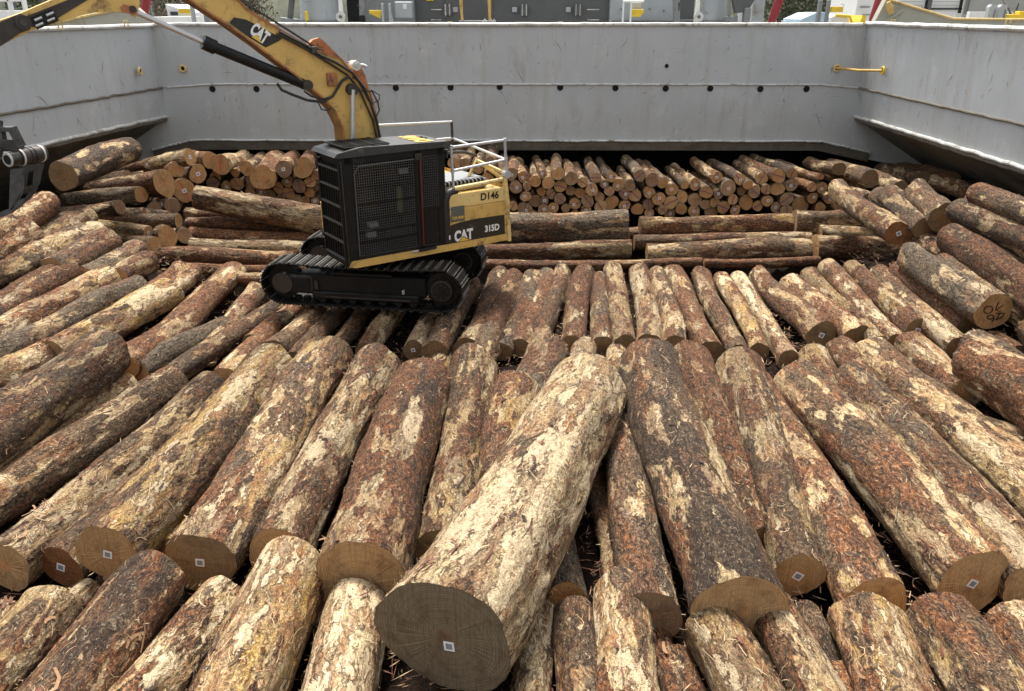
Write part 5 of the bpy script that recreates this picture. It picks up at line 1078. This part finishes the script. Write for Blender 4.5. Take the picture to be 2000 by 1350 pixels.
for u in (1944, 1964):
    a = MB(); a.prism([(P(u - 9, 0, 27.2)[0], 3.9), (P(u - 8, 0, 27.2)[0], P(u, 14, 27.2)[2]), (P(u - 4, 0, 27.2)[0], P(u, 9, 27.2)[2]), (P(u + 7, 0, 27.2)[0], P(u, 9, 27.2)[2]), (P(u + 8, 0, 27.2)[0], 3.9)], 27.2, 27.4, M['ltgrey']); b_ = MB(); bx(b_, u - 3, 18, u + 2, 36, 27.15, .06, M['midgrey'])
    bgthing("mooring_bracket", "light grey slotted bracket at the far right, " + ("left one of the pair" if u == 1944 else "right one of the pair"), "bracket", [("plate", a), ("slot", b_)])
a = MB(); bx(a, 1974, 28, 2030, 37, 27.0, .4, M['yellow_bright']); bx(a, 1992, 22, 2030, 28, 27.0, .3, M['yellow_bright']); down(a, 1985, 36, 1990, 27.1, .2, M['yellow_bright']); bgthing("yellow_tray_stand", "yellow tray on a post at the right picture edge", "tray stand", [("tray", a)])
a = MB()
gx0, gx1 = P(323, 0, 70)[0], P(368, 0, 70)[0]; zz0, zz1 = P(0, 24, 70)[2], P(0, 8, 70)[2]
a.prism([(gx0, 0), (gx0, zz0), ((gx0 + gx1) / 2 - 1, zz1), (gx1, zz0), (gx1, 0)], 70, 80, M['white']); b_ = MB(); bx(b_, 333, 23, 346, 30, 69.9, .1, M['winm']); bx(b_, 333, 38, 350, 60, 69.9, .1, M['winm']); c_ = MB(); bx(c_, 349, 17, 370, 26, 69, .9, M['yellow_bright'])
bgthing("white_house", "white gabled house with a yellow awning between stick and boom", "house", [("wall", a), ("window", b_), ("awning", c_)])
a = MB(); down(a, 369, 4, 373, 33, .3, M['ltgrey']); down(a, 392, -10, 403, 33, .4, M['midgrey']); down(a, 404, 5, 412, 34, .4, M['midgrey']); bgthing("deck_post", "pair of tall grey posts between the white house and the boom", "post", [("post", a)])
a = MB(); down(a, 293, 33, 320, 50, 6, M['white']); bgthing("low_shed", "low white shed roof left of the white gabled house", "shed", [("wall", a)])
a = MB(); down(a, -20, 20, 8, 40, 5, M['white']); down(a, 8, -20, 12, 40, .3, M['white']); down(a, 36, -20, 40, 40, .3, M['white']); bx(a, 0, -2, 40, 3, 40, .3, M['white']); down(a, 12, 28, 36, 41, 3, M['ltgrey']); b_ = MB(); bx(b_, 11, 4, 26, 17, 42, .2, M['winm']); bgthing("boat_cabin", "white boat cabin with dark window at the top left corner", "boat", [("cabin", a), ("window", b_)])
# trees and hillside
def tree(u, Y, h, rad_, mat, label, seed, bare=False):
    rs = np.random.RandomState(seed); x = P(u, 20, Y)[0]; r = empty("tree", (x, Y, 0), 0, label, "tree", "trees beyond the ship")
    t = MB(); t.tube([(0, 0, 0), (.1, 0, h * .35), (-.1, .1, h * .7), (.05, 0, h * .95)], [.28, .2, .12, .04], M['trunkm'], 8)
    for k in range(14): a = rs.uniform(0, 6.28); z = rs.uniform(.25, .8) * h; e = rad_ * rs.uniform(.5, .9); t.tube([(0, 0, z), (e * .5 * math.cos(a), e * .5 * math.sin(a), z + .12 * h), (e * math.cos(a), e * math.sin(a), z + .2 * h)], [.09, .05, .02], M['trunkm'], 5)
    t.build("trunk", r)
    n = 500 if bare else 2600; cl = 30; cc = rs.normal(0, 1, (cl, 3)); cc /= np.linalg.norm(cc, axis=1)[:, None]; cc = cc * rs.uniform(.3, 1, (cl, 1)) * [rad_, rad_, h * .42] + [0, 0, h * .55]
    c = cc[rs.randint(0, cl, n)] + rs.normal(0, 1, (n, 3)) * rad_ * .2; s = rs.uniform(.08, .24, n)[:, None]
    a = rs.normal(0, 1, (n, 3)); a /= np.linalg.norm(a, axis=1)[:, None]; b2 = np.cross(a, rs.normal(0, 1, (n, 3))); b2 /= np.linalg.norm(b2, axis=1)[:, None]
    V = np.stack([c - a * s, c + b2 * s * .6, c + a * s, c - b2 * s * .6], 1).reshape(-1, 3); link(bpy.data.objects.new("crown", fast_mesh("crown", V, np.arange(n * 4).reshape(-1, 4), [mat], None, False)), r)
k = 0
for u, Y, h, rd, mt, lab in [(70, 75, 9, 3.2, 'leaf', "dark olive tree behind the white boat cabin"), (305, 78, 9, 2.6, 'leaf2', "brown thinly leaved tree behind the left red post"), (345, 90, 10, 3.2, 'leaf', "dark tree right behind the white gabled house"), (440, 85, 10, 3.4, 'leaf', "dark tree seen over the boom's bend, left"),
    (490, 85, 10, 3.2, 'leaf2', "brown tree seen over the boom, beside the grey pedestal"), (1540, 78, 9, 3.0, 'leaf', "olive tree nearest the white gusset"), (1585, 84, 10, 3.2, 'leaf', "olive tree behind the pale blue boat"), (1640, 80, 9, 3.0, 'leaf2', "brown-green tree behind the yellow tray"), (1680, 90, 11, 3.0, 'leaf', "dark tree behind the white container"), (1985, 52, 6.2, 1.4, 'leaf', "small shrub tree before the grey building")]:
    k += 1; tree(u, Y, h, rd, M[mt], lab, 60 + k, mt == 'leaf2' and u == 305)
n = 60; V = []; 
for i in range(n + 1):
    for j in range(24):
        x = -190 + 380 * i / n; y = 95 + j * 12; V.append((x, y, -1 + 24 * (1 - math.exp(-j * .35)) + 2.5 * math.sin(x * .11 + j) + 1.8 * math.sin(x * .37 + j * 2.1)))
V = np.array(V); i = np.arange(n)[:, None] * 24; k = np.arange(23)[None, :]; Q = np.stack([i + k, i + 24 + k, i + 25 + k, i + 1 + k], -1).reshape(-1, 4)
o = link(bpy.data.objects.new("hills", fast_mesh("hills", V, Q, [M['hillm']]))); tag(o, kind='structure')
mb = MB(); mb.box((-400, -60, -3.2), (400, 400, -3), M['concrete']); o = mb.build("wharf_ground"); tag(o, kind='structure')
